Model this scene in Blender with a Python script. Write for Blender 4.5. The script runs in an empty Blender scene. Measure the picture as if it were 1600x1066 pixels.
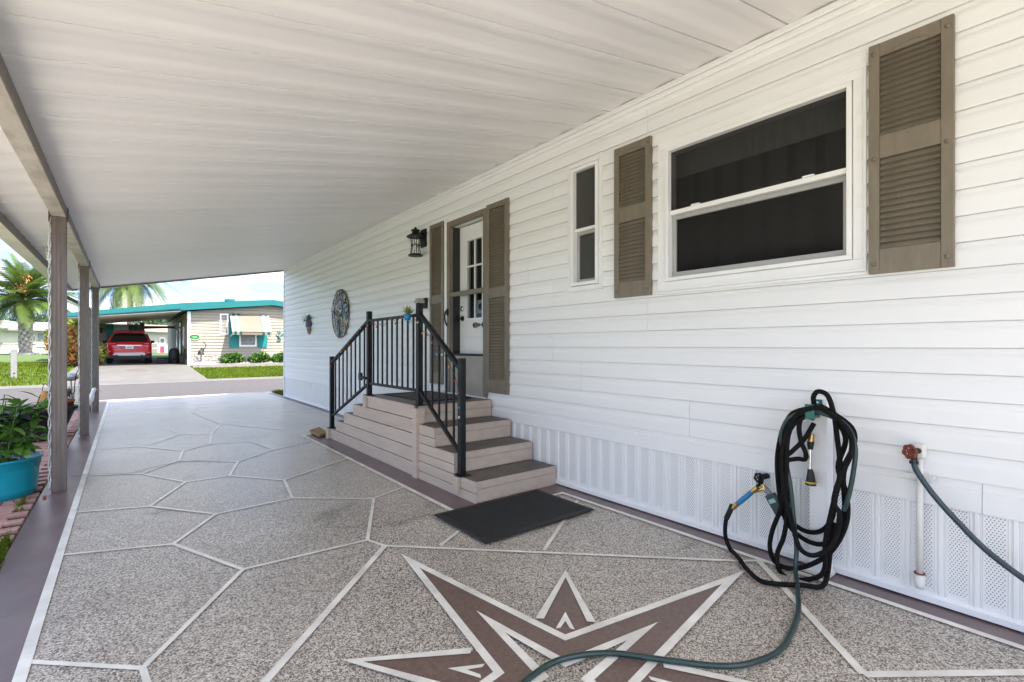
import bpy, math, random
from mathutils import Vector, Matrix, Euler
R = math.radians
random.seed(7)
SC = bpy.context.scene
COL = SC.collection

# ------------------------------------------------------------------ camera
FPX, CX, CY, H = 757., 800., 541., 1.28
TH = math.atan2(603, FPX); S_, C_ = math.sin(TH), math.cos(TH)
cam = bpy.data.cameras.new('camera'); co = bpy.data.objects.new('camera', cam); COL.objects.link(co)
cam.sensor_width = 36; cam.lens = 36*FPX/1600; cam.shift_y = (CY-533)/1600.
cam.clip_start = .05; cam.clip_end = 3000
co.location = (0, 0, H); co.rotation_euler = (R(90), 0, -TH)
SC.camera = co
# ------------------------------------------------------------------ world, sun, exposure
SUN = Vector((.27, -.42, .87)).normalized()
w = bpy.data.worlds.new('World'); SC.world = w; w.use_nodes = True
N, L = w.node_tree.nodes, w.node_tree.links
N.clear()
wo = N.new('ShaderNodeOutputWorld'); bg = N.new('ShaderNodeBackground'); sky = N.new('ShaderNodeTexSky')
sky.sky_type = 'NISHITA'; sky.sun_disc = False
sky.sun_elevation = math.asin(SUN.z); sky.sun_rotation = math.atan2(SUN.x, SUN.y)
sky.air_density = 1.0; sky.dust_density = 1.0; sky.ozone_density = 1.2
tc = N.new('ShaderNodeTexCoord'); mp = N.new('ShaderNodeMapping'); mp.inputs['Scale'].default_value = (3.0, 3.0, 9.0)
nz = N.new('ShaderNodeTexNoise'); nz.inputs['Scale'].default_value = 1.6; nz.inputs['Detail'].default_value = 7; nz.inputs['Roughness'].default_value = .58
cr = N.new('ShaderNodeValToRGB'); cr.color_ramp.elements[0].position = .47; cr.color_ramp.elements[1].position = .62
mx = N.new('ShaderNodeMix'); mx.data_type = 'RGBA'
L.new(tc.outputs['Generated'], mp.inputs['Vector']); L.new(mp.outputs['Vector'], nz.inputs['Vector'])
L.new(nz.outputs['Fac'], cr.inputs['Fac']); L.new(cr.outputs['Color'], mx.inputs['Factor'])
L.new(sky.outputs['Color'], mx.inputs['A'])
vs = N.new('ShaderNodeVectorMath'); vs.operation = 'MULTIPLY_ADD'; vs.inputs[1].default_value = (1, 1, 2.2); vs.inputs[2].default_value = (0, 0, .22)   # clear deep blue air down to the horizon
vn = N.new('ShaderNodeVectorMath'); vn.operation = 'NORMALIZE'
L.new(tc.outputs['Generated'], vs.inputs[0]); L.new(vs.outputs[0], vn.inputs[0]); L.new(vn.outputs[0], sky.inputs['Vector'])
nz2 = N.new('ShaderNodeTexNoise'); nz2.inputs['Scale'].default_value = 4.5; nz2.inputs['Detail'].default_value = 6; L.new(mp.outputs['Vector'], nz2.inputs['Vector'])
cr2 = N.new('ShaderNodeValToRGB'); cr2.color_ramp.elements[0].position = .35; cr2.color_ramp.elements[1].position = .62
cr2.color_ramp.elements[0].color = (.46, .47, .50, 1); cr2.color_ramp.elements[1].color = (1, .97, .93, 1); L.new(nz2.outputs['Fac'], cr2.inputs['Fac'])
cs = N.new('ShaderNodeVectorMath'); cs.operation = 'SCALE'; cs.inputs['Scale'].default_value = 4.6; L.new(cr2.outputs['Color'], cs.inputs[0]); L.new(cs.outputs[0], mx.inputs['B'])
L.new(mx.outputs['Result'], bg.inputs['Color']); bg.inputs['Strength'].default_value = .125
L.new(bg.outputs['Background'], wo.inputs['Surface'])
sl = bpy.data.lights.new('sun', 'SUN'); sl.energy = 3.2; sl.angle = R(.6); sl.color = (1, .93, .83)
so = bpy.data.objects.new('sun', sl); COL.objects.link(so); so.rotation_euler = SUN.to_track_quat('Z', 'Y').to_euler(); so.location = (0, 0, 30)
SC.view_settings.view_transform = 'Standard'; SC.view_settings.look = 'None'; SC.view_settings.gamma = 1
SC.view_settings.use_curve_mapping = False
SC.view_settings.exposure = 2.45

# ------------------------------------------------------------------ pixel helpers (photo pixels -> place)
def ray(u, v):
    x = (u-CX)/FPX; y = -(v-CY)/FPX
    return Vector((x*C_+S_, -x*S_+C_, y))
def G(u, v, Z=0.):                      # point on the ground
    d = ray(u, v); t = (Z-H)/d.z; return Vector((d.x*t, d.y*t, Z))
def W(u, v, X=3.123):                   # point on a plane parallel to the house wall
    d = ray(u, v); t = X/d.x; return Vector((X, d.y*t, H+d.z*t))
def F(u, v, Y):                         # point on a plane parallel to the street
    d = ray(u, v); t = Y/d.y; return Vector((d.x*t, Y, H+d.z*t))
def gh(Y):                              # the land rises gently beyond the street
    pts = [(-1e4, 0), (20.7, 0), (28.8, .32), (32, .36), (46, .62), (1e4, .62)]
    for (a, b), (c, d) in zip(pts, pts[1:]):
        if Y <= c: return b+(d-b)*(Y-a)/(c-a)
    return .62

# ------------------------------------------------------------------ materials
MATS = {}
def mat(name, c1, c2=None, rough=.5, scale=4., bump=0., bscale=40., metal=0., stretch=(1, 1, 1), spec=.5, rnd=0., coat=0., trans=0., detail=4, sss=0):
    if name in MATS: return MATS[name]
    m = bpy.data.materials.new(name); m.use_nodes = True; MATS[name] = m
    n, l = m.node_tree.nodes, m.node_tree.links
    b = n['Principled BSDF']; b.inputs['Roughness'].default_value = rough; b.inputs['Metallic'].default_value = metal
    b.inputs['Specular IOR Level'].default_value = spec; b.inputs['Coat Weight'].default_value = coat; b.inputs['Coat Roughness'].default_value = .08
    t = n.new('ShaderNodeTexCoord'); mpp = n.new('ShaderNodeMapping'); mpp.inputs['Scale'].default_value = stretch
    l.new(t.outputs['Object'], mpp.inputs['Vector'])
    c2 = c2 or tuple(x*.88 for x in c1)
    z = n.new('ShaderNodeTexNoise'); z.inputs['Scale'].default_value = scale; z.inputs['Detail'].default_value = detail; z.inputs['Roughness'].default_value = .6
    l.new(mpp.outputs['Vector'], z.inputs['Vector'])
    r = n.new('ShaderNodeValToRGB'); r.color_ramp.elements[0].position = .35; r.color_ramp.elements[1].position = .65
    r.color_ramp.elements[0].color = (*c2, 1); r.color_ramp.elements[1].color = (*c1, 1)
    l.new(z.outputs['Fac'], r.inputs['Fac']); out = r.outputs['Color']
    if rnd:
        oi = n.new('ShaderNodeObjectInfo'); mr = n.new('ShaderNodeMapRange'); mr.inputs['To Min'].default_value = 1-rnd; mr.inputs['To Max'].default_value = 1+rnd
        l.new(oi.outputs['Random'], mr.inputs['Value'])
        hs = n.new('ShaderNodeHueSaturation'); l.new(mr.outputs['Result'], hs.inputs['Value']); l.new(out, hs.inputs['Color']); out = hs.outputs['Color']
    l.new(out, b.inputs['Base Color'])
    if bump:
        z2 = n.new('ShaderNodeTexNoise'); z2.inputs['Scale'].default_value = bscale; z2.inputs['Detail'].default_value = 4
        l.new(mpp.outputs['Vector'], z2.inputs['Vector'])
        bp = n.new('ShaderNodeBump'); bp.inputs['Strength'].default_value = bump; bp.inputs['Distance'].default_value = .01
        l.new(z2.outputs['Fac'], bp.inputs['Height']); l.new(bp.outputs['Normal'], b.inputs['Normal'])
    if trans:                                     # leaves let some light through
        tr = n.new('ShaderNodeBsdfTranslucent'); l.new(out, tr.inputs['Color'])
        ms = n.new('ShaderNodeMixShader'); ms.inputs['Fac'].default_value = trans
        l.new(b.outputs['BSDF'], ms.inputs[1]); l.new(tr.outputs['BSDF'], ms.inputs[2]); l.new(ms.outputs['Shader'], n['Material Output'].inputs['Surface'])
    return m
def glass(name, tint=.3, rough=.04, alpha=.5):
    m = bpy.data.materials.new(name); m.use_nodes = True
    b = m.node_tree.nodes['Principled BSDF']; b.inputs['Base Color'].default_value = (.012*tint/.3, .012*tint/.3, .011*tint/.3, 1)
    b.inputs['Roughness'].default_value = rough; b.inputs['Alpha'].default_value = alpha; b.inputs['Specular IOR Level'].default_value = .35
    return m
white = mat('white_vinyl', (.80, .80, .79), (.76, .76, .75), .42, 1.3, .06, 30, stretch=(1, .15, 2), rnd=.012)
trimw = mat('white_trim', (.82, .82, .81), (.78, .78, .77), .38, 3, rnd=.01)
ceilm = mat('ceiling_aluminium', (.84, .825, .805), (.81, .793, .772), .42, 2.2, .03, 20, stretch=(.45, 4, 1), rnd=.02, detail=7)
taupe = mat('taupe_paint', (.195, .165, .122), (.16, .135, .098), .5, 6, .15, 60, stretch=(1, 4, 1), rnd=.04)
brownm = mat('brown_aluminium', (.145, .117, .098), (.105, .083, .068), .42, 5, stretch=(6, 6, .8))
beamm = mat('stained_beam', (.50, .46, .41), (.34, .30, .26), .5, 5, stretch=(2, 1, 2), detail=7)
stepm = mat('beige_board', (.53, .43, .345), (.465, .37, .295), .55, 3, .25, 25, stretch=(3, .8, 6), rnd=.06, detail=9)
treadm = mat('tread_paint', (.125, .104, .090), (.068, .057, .051), .45, 3.5, .2, 50)
blackm = mat('black_metal', (.006, .006, .0065), (.009, .009, .009), .5, 8, spec=.3)
rubber = mat('black_rubber', (.008, .008, .0085), (.014, .014, .0145), .6, 9, .3, 120)
hosem = mat('black_fabric_hose', (.005, .0045, .0045), (.009, .008, .007), .85, 30, .4, 220, spec=.2)
greenh = mat('green_hose', (.018, .045, .04), (.012, .033, .03), .32, 12)
greyh = mat('slate_hose', (.028, .045, .058), (.02, .034, .045), .35, 12)
brass = mat('brass', (.55, .38, .14), (.42, .27, .09), .3, 20, metal=1)
chrome = mat('bright_metal', (.6, .6, .6), (.5, .5, .5), .25, 9, metal=1)
rustred = mat('red_valve', (.22, .045, .02), (.14, .03, .015), .5, 30)
bluem = mat('blue_plastic', (.02, .20, .42), (.015, .15, .33), .35, 9)
greenp = mat('green_plastic', (.0, .13, .10), (.0, .10, .08), .35, 9)
pvc = mat('pvc_pipe', (.74, .73, .68), (.66, .64, .58), .4, 6)
teal = mat('teal_paint', (.0, .20, .19), (.0, .17, .165), .5, 3)
turq = mat('turquoise_roof', (.004, .125, .128), (.004, .11, .112), .4, 2)
potm = mat('turquoise_pot', (.004, .30, .40), (.003, .26, .36), .38, 3)
beige = mat('cream_siding', (.295, .253, .196), (.265, .227, .175), .5, 2)
terra = mat('terracotta', (.36, .12, .06), (.28, .09, .045), .7, 12)
darkin = mat('dark_interior', (.06, .055, .05), (.045, .04, .037), .8, 2)
clothm = mat('valance_cloth', (.42, .43, .39), (.34, .35, .31), .9, 5, stretch=(1, 9, 1))
asphalt = mat('asphalt', (.064, .059, .059), (.048, .044, .044), .85, 6, .5, 120, detail=8)
conc = mat('pale_concrete', (.112, .107, .099), (.088, .084, .078), .7, 1.4, .2, 60, detail=8)
lawnm = mat('lawn_soil', (.06, .10, .016), (.045, .08, .013), .9, 3, .6, 60)
bladem = mat('grass_blade', (.105, .152, .012), (.075, .115, .010), .7, 1.5, trans=.35, spec=.1)
leafm = mat('leaf_green', (.12, .26, .035), (.07, .18, .025), .38, 9, rnd=.35, trans=.25)
leafd = mat('leaf_dark_purple', (.022, .03, .035), (.015, .02, .025), .4, 9, trans=.1)
leafb = mat('bush_leaf', (.075, .17, .02), (.035, .10, .012), .45, 2.6, trans=.3)
leafy = mat('tree_leaf', (.06, .105, .03), (.03, .06, .018), .5, .8, trans=.25)
croton = mat('croton_leaf', (.55, .24, .07), (.22, .17, .04), .5, 2.2, trans=.3)
palmg = mat('palm_leaflet', (.12, .18, .028), (.065, .115, .02), .45, .7, rnd=.25, trans=.3)
palmd = mat('dry_palm', (.24, .19, .14), (.14, .11, .08), .8, 1, rnd=.2)
bark = mat('palm_bark', (.34, .30, .27), (.12, .10, .09), .9, 5, .8, 12)
brickm = mat('paver_brick', (.46, .27, .23), (.34, .18, .15), .85, 14, .4, 60, rnd=.14)
redcar = mat('red_car_paint', (.58, .012, .028), (.50, .010, .024), .25, 2, coat=.8)
tyre = mat('tyre', (.012, .012, .012), None, .75, 20)
silver = mat('silver_plastic', (.55, .56, .58), (.48, .49, .5), .35, 4)
carglass = glass('car_glass', .4, .03, .93)
lampred = mat('tail_lamp_red', (.42, .008, .02), (.34, .006, .015), .12, 9, coat=1)
paleg = mat('lamp_clear_glass', (.7, .7, .68), None, .15)
winglass = glass('window_glass', .3, .03, .50)
scrglass = glass('screened_glass', .2, .12, .66)
doorglass = glass('door_glass', .3, .03, .30)
frost = glass('obscure_glass', 1.6, .3, .8)
colm = [mat('mosaic_blue', (.03, .10, .22), (.05, .16, .26), .3, 30, metal=.1), mat('mosaic_gold', (.50, .40, .20), (.32, .24, .12), .4, 30, metal=.1),
        mat('mosaic_copper', (.30, .15, .08), (.2, .1, .06), .4, 30, metal=.1), mat('mosaic_silver', (.45, .48, .46), (.25, .33, .33), .35, 30, metal=.1)]
linem = mat('white_line_paint', (.86, .83, .75), (.64, .61, .54), .30, 5, detail=8)
starm = mat('brown_floor_paint', (.180, .120, .098), (.125, .083, .068), .38, 60, .03, 70, detail=8)
stripm = mat('plum_floor_paint', (.185, .132, .128), (.125, .088, .09), .32, 2.2, .06, 40, detail=8)
soilm = mat('soil', (.05, .035, .025), None, .95, 20, .6, 60)

def floor_material():
    m = bpy.data.materials.new('speckled_terrazzo'); m.use_nodes = True; n, l = m.node_tree.nodes, m.node_tree.links
    b = n['Principled BSDF']; t = n.new('ShaderNodeTexCoord')
    z = n.new('ShaderNodeTexVoronoi'); z.inputs['Scale'].default_value = 185; zs = n.new('ShaderNodeSeparateColor'); l.new(z.outputs['Color'], zs.inputs[0])
    l.new(t.outputs['Object'], z.inputs['Vector'])
    r = n.new('ShaderNodeValToRGB'); e = r.color_ramp.elements
    r.color_ramp.interpolation = 'CONSTANT'; e[0].position = 0; e[0].color = (.105, .082, .065, 1); e[1].position = .76; e[1].color = (.74, .68, .59, 1)
    e.new(.20).color = (.26, .215, .175, 1); e.new(.42).color = (.47, .42, .365, 1); e.new(.60).color = (.60, .55, .48, 1)
    l.new(zs.outputs[0], r.inputs['Fac'])
    big = n.new('ShaderNodeTexNoise'); big.inputs['Scale'].default_value = .75; big.inputs['Detail'].default_value = 7; big.inputs['Roughness'].default_value = .65; big.inputs['Distortion'].default_value = .6
    l.new(t.outputs['Object'], big.inputs['Vector'])
    r2 = n.new('ShaderNodeValToRGB'); r2.color_ramp.elements[0].position = .36; r2.color_ramp.elements[1].position = .60
    r2.color_ramp.elements[0].color = (.74, .73, .72, 1); r2.color_ramp.elements[1].color = (1, 1, 1, 1)
    l.new(big.outputs['Fac'], r2.inputs['Fac'])
    mm = n.new('ShaderNodeMix'); mm.data_type = 'RGBA'; mm.blend_type = 'MULTIPLY'; mm.inputs['Factor'].default_value = .8
    l.new(r.outputs['Color'], mm.inputs['A']); l.new(r2.outputs['Color'], mm.inputs['B']); 
    sn = n.new('ShaderNodeTexNoise'); sn.inputs['Scale'].default_value = .9; sn.inputs['Detail'].default_value = 10; sn.inputs['Roughness'].default_value = .7; sn.inputs['Distortion'].default_value = 1.4
    l.new(t.outputs['Object'], sn.inputs['Vector'])
    r3 = n.new('ShaderNodeValToRGB'); r3.color_ramp.elements[0].position = .57; r3.color_ramp.elements[1].position = .70
    r3.color_ramp.elements[0].color = (1, 1, 1, 1); r3.color_ramp.elements[1].color = (.55, .53, .51, 1); l.new(sn.outputs['Fac'], r3.inputs['Fac'])
    m2 = n.new('ShaderNodeMix'); m2.data_type = 'RGBA'; m2.blend_type = 'MULTIPLY'; m2.inputs['Factor'].default_value = 1
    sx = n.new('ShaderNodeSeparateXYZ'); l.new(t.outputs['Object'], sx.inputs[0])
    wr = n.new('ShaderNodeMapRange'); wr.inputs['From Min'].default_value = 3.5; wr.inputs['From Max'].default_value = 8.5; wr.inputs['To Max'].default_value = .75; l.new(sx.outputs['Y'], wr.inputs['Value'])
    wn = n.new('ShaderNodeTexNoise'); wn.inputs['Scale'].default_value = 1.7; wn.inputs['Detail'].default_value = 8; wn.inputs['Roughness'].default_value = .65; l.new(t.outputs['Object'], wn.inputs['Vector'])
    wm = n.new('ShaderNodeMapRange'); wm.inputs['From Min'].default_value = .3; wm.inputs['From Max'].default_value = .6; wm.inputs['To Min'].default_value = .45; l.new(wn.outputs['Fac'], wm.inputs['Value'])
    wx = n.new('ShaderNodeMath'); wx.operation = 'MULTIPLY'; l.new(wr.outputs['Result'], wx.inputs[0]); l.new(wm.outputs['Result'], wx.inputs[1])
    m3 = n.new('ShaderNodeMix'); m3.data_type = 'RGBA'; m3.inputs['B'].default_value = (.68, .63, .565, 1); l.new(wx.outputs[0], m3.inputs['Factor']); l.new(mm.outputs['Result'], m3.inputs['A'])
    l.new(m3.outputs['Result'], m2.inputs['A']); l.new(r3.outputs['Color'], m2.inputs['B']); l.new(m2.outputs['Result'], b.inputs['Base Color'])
    mr = n.new('ShaderNodeMapRange'); mr.inputs['To Min'].default_value = .26; mr.inputs['To Max'].default_value = .42
    l.new(big.outputs['Fac'], mr.inputs['Value']); l.new(mr.outputs['Result'], b.inputs['Roughness'])
    return m
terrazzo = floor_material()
def perforated_material():
    m = bpy.data.materials.new('perforated_vinyl'); m.use_nodes = True; n, l = m.node_tree.nodes, m.node_tree.links
    b = n['Principled BSDF']; b.inputs['Roughness'].default_value = .4
    t = n.new('ShaderNodeTexCoord'); sp = n.new('ShaderNodeSeparateXYZ'); l.new(t.outputs['Object'], sp.inputs[0])
    def M(op, a, bb=None):
        k = n.new('ShaderNodeMath'); k.operation = op
        for i, q in enumerate((a, bb)):
            if q is None: continue
            if isinstance(q, (int, float)): k.inputs[i].default_value = q
            else: l.new(q, k.inputs[i])
        return k.outputs[0]
    P = .0132
    v = M('DIVIDE', sp.outputs['Z'], P*.87); row = M('FLOOR', v)
    u = M('ADD', M('DIVIDE', sp.outputs['Y'], P), M('MULTIPLY', M('MODULO', row, 2), .5))
    du = M('SUBTRACT', M('FRACT', u), .5); dv = M('MULTIPLY', M('SUBTRACT', M('FRACT', v), .5), .87)
    d = M('SQRT', M('ADD', M('MULTIPLY', du, du), M('MULTIPLY', dv, dv)))
    hole = M('LESS_THAN', d, .2)
    hole = M('MULTIPLY', hole, M('MULTIPLY', M('GREATER_THAN', sp.outputs['Y'], .044), M('LESS_THAN', sp.outputs['Y'], .112)))
    hole = M('MULTIPLY', hole, M('MULTIPLY', M('GREATER_THAN', sp.outputs['Z'], .03), M('LESS_THAN', sp.outputs['Z'], .45)))
    mxx = n.new('ShaderNodeMix'); mxx.data_type = 'RGBA'; mxx.inputs['A'].default_value = (.80, .80, .79, 1); mxx.inputs['B'].default_value = (.09, .09, .09, 1)
    l.new(hole, mxx.inputs['Factor']); l.new(mxx.outputs['Result'], b.inputs['Base Color'])
    return m
perf = perforated_material()

# ------------------------------------------------------------------ mesh helpers
class MB:
    def __init__(s): s.v = []; s.f = []
    def box(s, x0, x1, y0, y1, z0, z1):
        k = len(s.v); s.v += [(x, y, z) for x in (x0, x1) for y in (y0, y1) for z in (z0, z1)]
        s.f += [tuple(k+i for i in q) for q in ((0, 1, 3, 2), (4, 6, 7, 5), (0, 4, 5, 1), (2, 3, 7, 6), (0, 2, 6, 4), (1, 5, 7, 3))]; return s
    def prism(s, poly, d):                       # polygon (3-D points) pushed along vector d
        k = len(s.v); n = len(poly); d = Vector(d)
        s.v += [tuple(p) for p in poly]+[tuple(Vector(p)+d) for p in poly]
        s.f += [tuple(range(k, k+n)), tuple(range(k+2*n-1, k+n-1, -1))]
        s.f += [(k+i, k+n+i, k+n+(i+1) % n, k+(i+1) % n) for i in range(n)]; return s
    def sheet(s, poly):
        k = len(s.v); s.v += [tuple(p) for p in poly]; s.f.append(tuple(range(k, k+len(poly)))); return s
    def bar(s, a, b, w, h, up=(0, 0, 1)):
        a, b = Vector(a), Vector(b); d = (b-a).normalized(); up = Vector(up)
        x = d.cross(up); x = x.normalized() if x.length > 1e-4 else Vector((1, 0, 0)); y = x.cross(d).normalized()
        return s.prism([a+x*w/2*i+y*h/2*j for i, j in ((-1, -1), (1, -1), (1, 1), (-1, 1))], b-a)
    def tube(s, pts, r, n=10, caps=True):
        pts = [Vector(p) for p in pts]; k0 = len(s.v); m = len(pts); nrm = None
        for i, p in enumerate(pts):
            d = (pts[min(i+1, m-1)]-pts[max(i-1, 0)]).normalized()
            if nrm is None: nrm = d.orthogonal().normalized()
            nrm = (nrm-d*nrm.dot(d)); nrm = nrm.normalized() if nrm.length > 1e-5 else d.orthogonal().normalized()
            bb = d.cross(nrm); rr = r[i] if isinstance(r, (list, tuple)) else r
            s.v += [tuple(p+nrm*rr*math.cos(a)+bb*rr*math.sin(a)) for a in [2*math.pi*j/n for j in range(n)]]
        for i in range(m-1):
            for j in range(n):
                a = k0+i*n+j; b = k0+i*n+(j+1) % n; s.f.append((a, b, b+n, a+n))
        if caps: s.f += [tuple(range(k0+n-1, k0-1, -1)), tuple(range(k0+(m-1)*n, k0+m*n))]
        return s
    def lathe(s, prof, c=(0, 0, 0), n=32, sx=1, sy=1):
        k = len(s.v)
        for r, z in prof: s.v += [(c[0]+r*math.cos(2*math.pi*j/n)*sx, c[1]+r*math.sin(2*math.pi*j/n)*sy, c[2]+z) for j in range(n)]
        for i in range(len(prof)-1):
            for j in range(n):
                a = k+i*n+j; b = k+i*n+(j+1) % n; s.f.append((a, b, b+n, a+n))
        s.f += [tuple(range(k+n-1, k-1, -1)), tuple(range(k+(len(prof)-1)*n, k+len(prof)*n))]
        return s
    def mesh(s, name, smooth=False):
        me = bpy.data.meshes.new(name); me.from_pydata(s.v, [], s.f); me.update()
        import bmesh
        bm = bmesh.new(); bm.from_mesh(me); bmesh.ops.recalc_face_normals(bm, faces=bm.faces); bm.to_mesh(me); bm.free()
        if smooth:
            for p in me.polygons: p.use_smooth = True
        return me
def wloc(o):
    v = Vector((0, 0, 0))
    while o: v += o.location if not o.parent else (o.matrix_parent_inverse.translation+o.location); o = o.parent
    return v
def link(name, me, m, parent=None, loc=(0, 0, 0), rot=None, bevel=0, sub=0, kind=None):
    if m and not me.materials: me.materials.append(m)
    o = bpy.data.objects.new(name, me); COL.objects.link(o); o.location = loc
    if rot is not None: o.rotation_euler = rot
    if parent: o.parent = parent; o.matrix_parent_inverse = Matrix.Translation(-wloc(parent))
    if bevel: b = o.modifiers.new('bevel', 'BEVEL'); b.width = bevel; b.segments = 2; b.limit_method = 'ANGLE'; b.angle_limit = R(40)
    if sub: b = o.modifiers.new('sub', 'SUBSURF'); b.levels = sub; b.render_levels = sub
    if kind: o['kind'] = kind
    return o
def part(name, mb, m, parent=None, **k):
    sm = k.pop('smooth', False)
    return link(name, mb.mesh(name, sm), m, parent, **k)
def tag(o, label, cat, group=None):
    o['label'] = label; o['category'] = cat
    if group: o['group'] = group
    return o
def thing(name, label, cat, loc=(0, 0, 0), group=None):
    o = bpy.data.objects.new(name, None); COL.objects.link(o); o.location = loc; o.empty_display_size = .1
    return tag(o, label, cat, group)
def struct(name, mb, m, **k):
    o = part(name, mb, m, **k); o['kind'] = 'structure'; return o
def spline(pts, n=6, closed=False):
    pts = [Vector(p) for p in pts]; out = []; m = len(pts)
    for i in range(m if closed else m-1):
        q = [pts[(i+j-1) % m] if closed else pts[min(max(i+j-1, 0), m-1)] for j in range(4)]
        for k in range(n):
            t = k/n; t2 = t*t; t3 = t2*t
            out.append(.5*((2*q[1])+(q[2]-q[0])*t+(2*q[0]-5*q[1]+4*q[2]-q[3])*t2+(3*q[1]-q[0]-3*q[2]+q[3])*t3))
    out.append(pts[0] if closed else pts[-1]); return out

# ================================================================== THE SETTING
# land: one sheet to the horizon, rising beyond the street
def land():
    m = MB(); ys = [-600, -30, 0, 14.9, 20.7, 24, 28.8, 32, 38, 46, 90, 300, 1500]; xs = [-1200, -200, -60, -20, -8, 0, 8, 20, 60, 200, 1200]
    for y in ys:
        for x in xs: m.v.append((x, y, gh(y)-.03))
    for j in range(len(ys)-1):
        for i in range(len(xs)-1):
            a = j*len(xs)+i; m.f.append((a, a+1, a+1+len(xs), a+len(xs)))
    return struct('ground', m, lawnm)
land()
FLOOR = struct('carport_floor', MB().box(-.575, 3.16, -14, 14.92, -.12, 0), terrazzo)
struct('bounce_yard', MB().box(-7.5, -1.23, -14, 6.6, -.1, -.012), mat('pale_bounce', (.62, .57, .50), (.54, .49, .43), .8, 3, .3, 40))  # unseen pale ground, added to bounce sunlight in under the carport
struct('road', MB().box(-80, 80, 14.94, 20.7, -.11, -.012), asphalt)
struct('gutter_kerb', MB().prism([(-80, 20.70, -.05), (-80, 20.70, .002), (-80, 21.0, .012), (-80, 21.3, .05), (-80, 21.3, -.05)], (160, 0, 0)), conc)
dw = MB()
ysd = [21.3, 24, 28.8, 32, 39]
for y in ysd: dw.v += [(-1.75, y, gh(y)+.03), (2.38, y, gh(y)+.03)]
for i in range(len(ysd)-1): dw.f.append((2*i, 2*i+1, 2*i+3, 2*i+2))
DRIVE = struct('driveway', dw, conc)
dm = MB(); c = F(213, 574, 26.2); c.z = gh(26.2)+.036
o_, i_ = .62, .54
for k in range(4):
    P = [Vector((math.cos(a)*1.0, math.sin(a)*1.3, 0)) for a in (k*math.pi/2, (k+1)*math.pi/2)]
    q = [c+P[0]*o_*.62, c+P[1]*o_*.62, c+P[1]*i_*.62, c+P[0]*i_*.62]
    for p in q: p.z = gh(p.y)+.035
    dm.sheet(q)
part('painted_diamond', dm, brownm, DRIVE)

# painted floor: plum borders, white lines, star
sm = MB()
def rect(m, x0, x1, y0, y1, z): m.sheet([(x0, y0, z), (x1, y0, z), (x1, y1, z), (x0, y1, z)])
rect(sm, -.574, -.335, -13.9, 14.9, .003); rect(sm, 2.985, 3.155, -13.9, 3.02, .003); rect(sm, 2.0, 3.155, 3.02, 7.28, .003); rect(sm, 2.985, 3.155, 7.28, 14.4, .003)
part('plum_border', sm, stripm, FLOOR)
lm = MB()
def wline(a, b, wd, z=.006, m=lm):
    a, b = Vector(a), Vector(b); a.z = b.z = 0; d = (b-a).normalized(); n_ = Vector((-d.y, d.x, 0))*wd/2; up = Vector((0, 0, z))
    m.sheet([a-n_+up, b-n_+up, b+n_+up, a+n_+up])
rect(lm, -.340, -.298, -13.9, 14.75, .0062)
rect(lm, 2.945, 2.985, -13.9, 3.0, .0062); rect(lm, 1.96, 2.985, 3.0, 3.04, .0066); rect(lm, 1.96, 2.0, 3.04, 7.26, .0062); rect(lm, 1.96, 2.985, 7.26, 7.3, .0066); rect(lm, 2.945, 2.985, 7.3, 14.4, .0062)
rect(lm, -.574, 3.155, 14.84, 14.9, .0072)
nd = dict(a=(271, 851), b=(90, 869), c=(379.5, 891), d=(223, 1046), e=(32, 1035), e2=(232, 1075), f=(574, 845), g=(601.5, 854), h=(405, 1078), i=(584, 780), j=(632, 761), k=(457, 779),
          l=(337, 804), m=(234, 792), n=(113, 802), o=(289.5, 754), p=(221, 741), q=(127, 744), r=(358.6, 744), s=(444, 751), t=(372, 722), u=(541, 717), v=(280, 720), w=(286, 705), x=(428, 703),
          y=(487, 690), z=(214, 698), A=(143, 704), B=(328, 694), C=(330, 679), D=(284, 679), E=(262, 671), F=(232, 696), Gg=(390, 690), I=(440, 672), J=(300, 645), K=(308, 636), Lx=(345, 663),
          aa=(1161, 878), bb=(1185, 877), cc=(1350, 1056), dd=(1640, 1052), ee=(688, 853.5), ff=(760, 797), gg=(850, 861), hh=(902, 783))
for s_ in 'e-d d-e2 d-c c-a a-b a-l l-m m-n m-o o-p p-q o-r r-s s-k k-l k-i i-j i-f f-c f-g g-h s-u r-t p-v v-t t-x x-y v-w w-z z-A w-B B-C C-D D-F D-E B-Gg Gg-x C-Lx Lx-I J-K Lx-J g-aa aa-bb bb-cc cc-dd ee-ff gg-hh'.split():
    p, q = s_.split('-'); wd = .036 if s_ in ('g-h', 'bb-cc', 'cc-dd') else .0245
    wline(G(*nd[p]), G(*nd[q]), wd, .0054+random.random()*.0008)
part('white_lines', lm, linem, FLOOR)
# crack across the slab
ck = MB(); cp = [Vector(p) for p in spline([G(110, 746), G(150, 742), G(200, 741), G(240, 731), G(290, 722), G(345, 720)], 5)]
for i in range(len(cp)-1):
    a, b = cp[i], cp[i+1]; ck.sheet([(a.x, a.y-.007, .0085), (b.x, b.y-.007, .0085), (b.x, b.y+.007, .0085), (a.x, a.y+.007, .0085)])
part('slab_crack', ck, mat('crack', (.10, .09, .085)), FLOOR)
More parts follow.
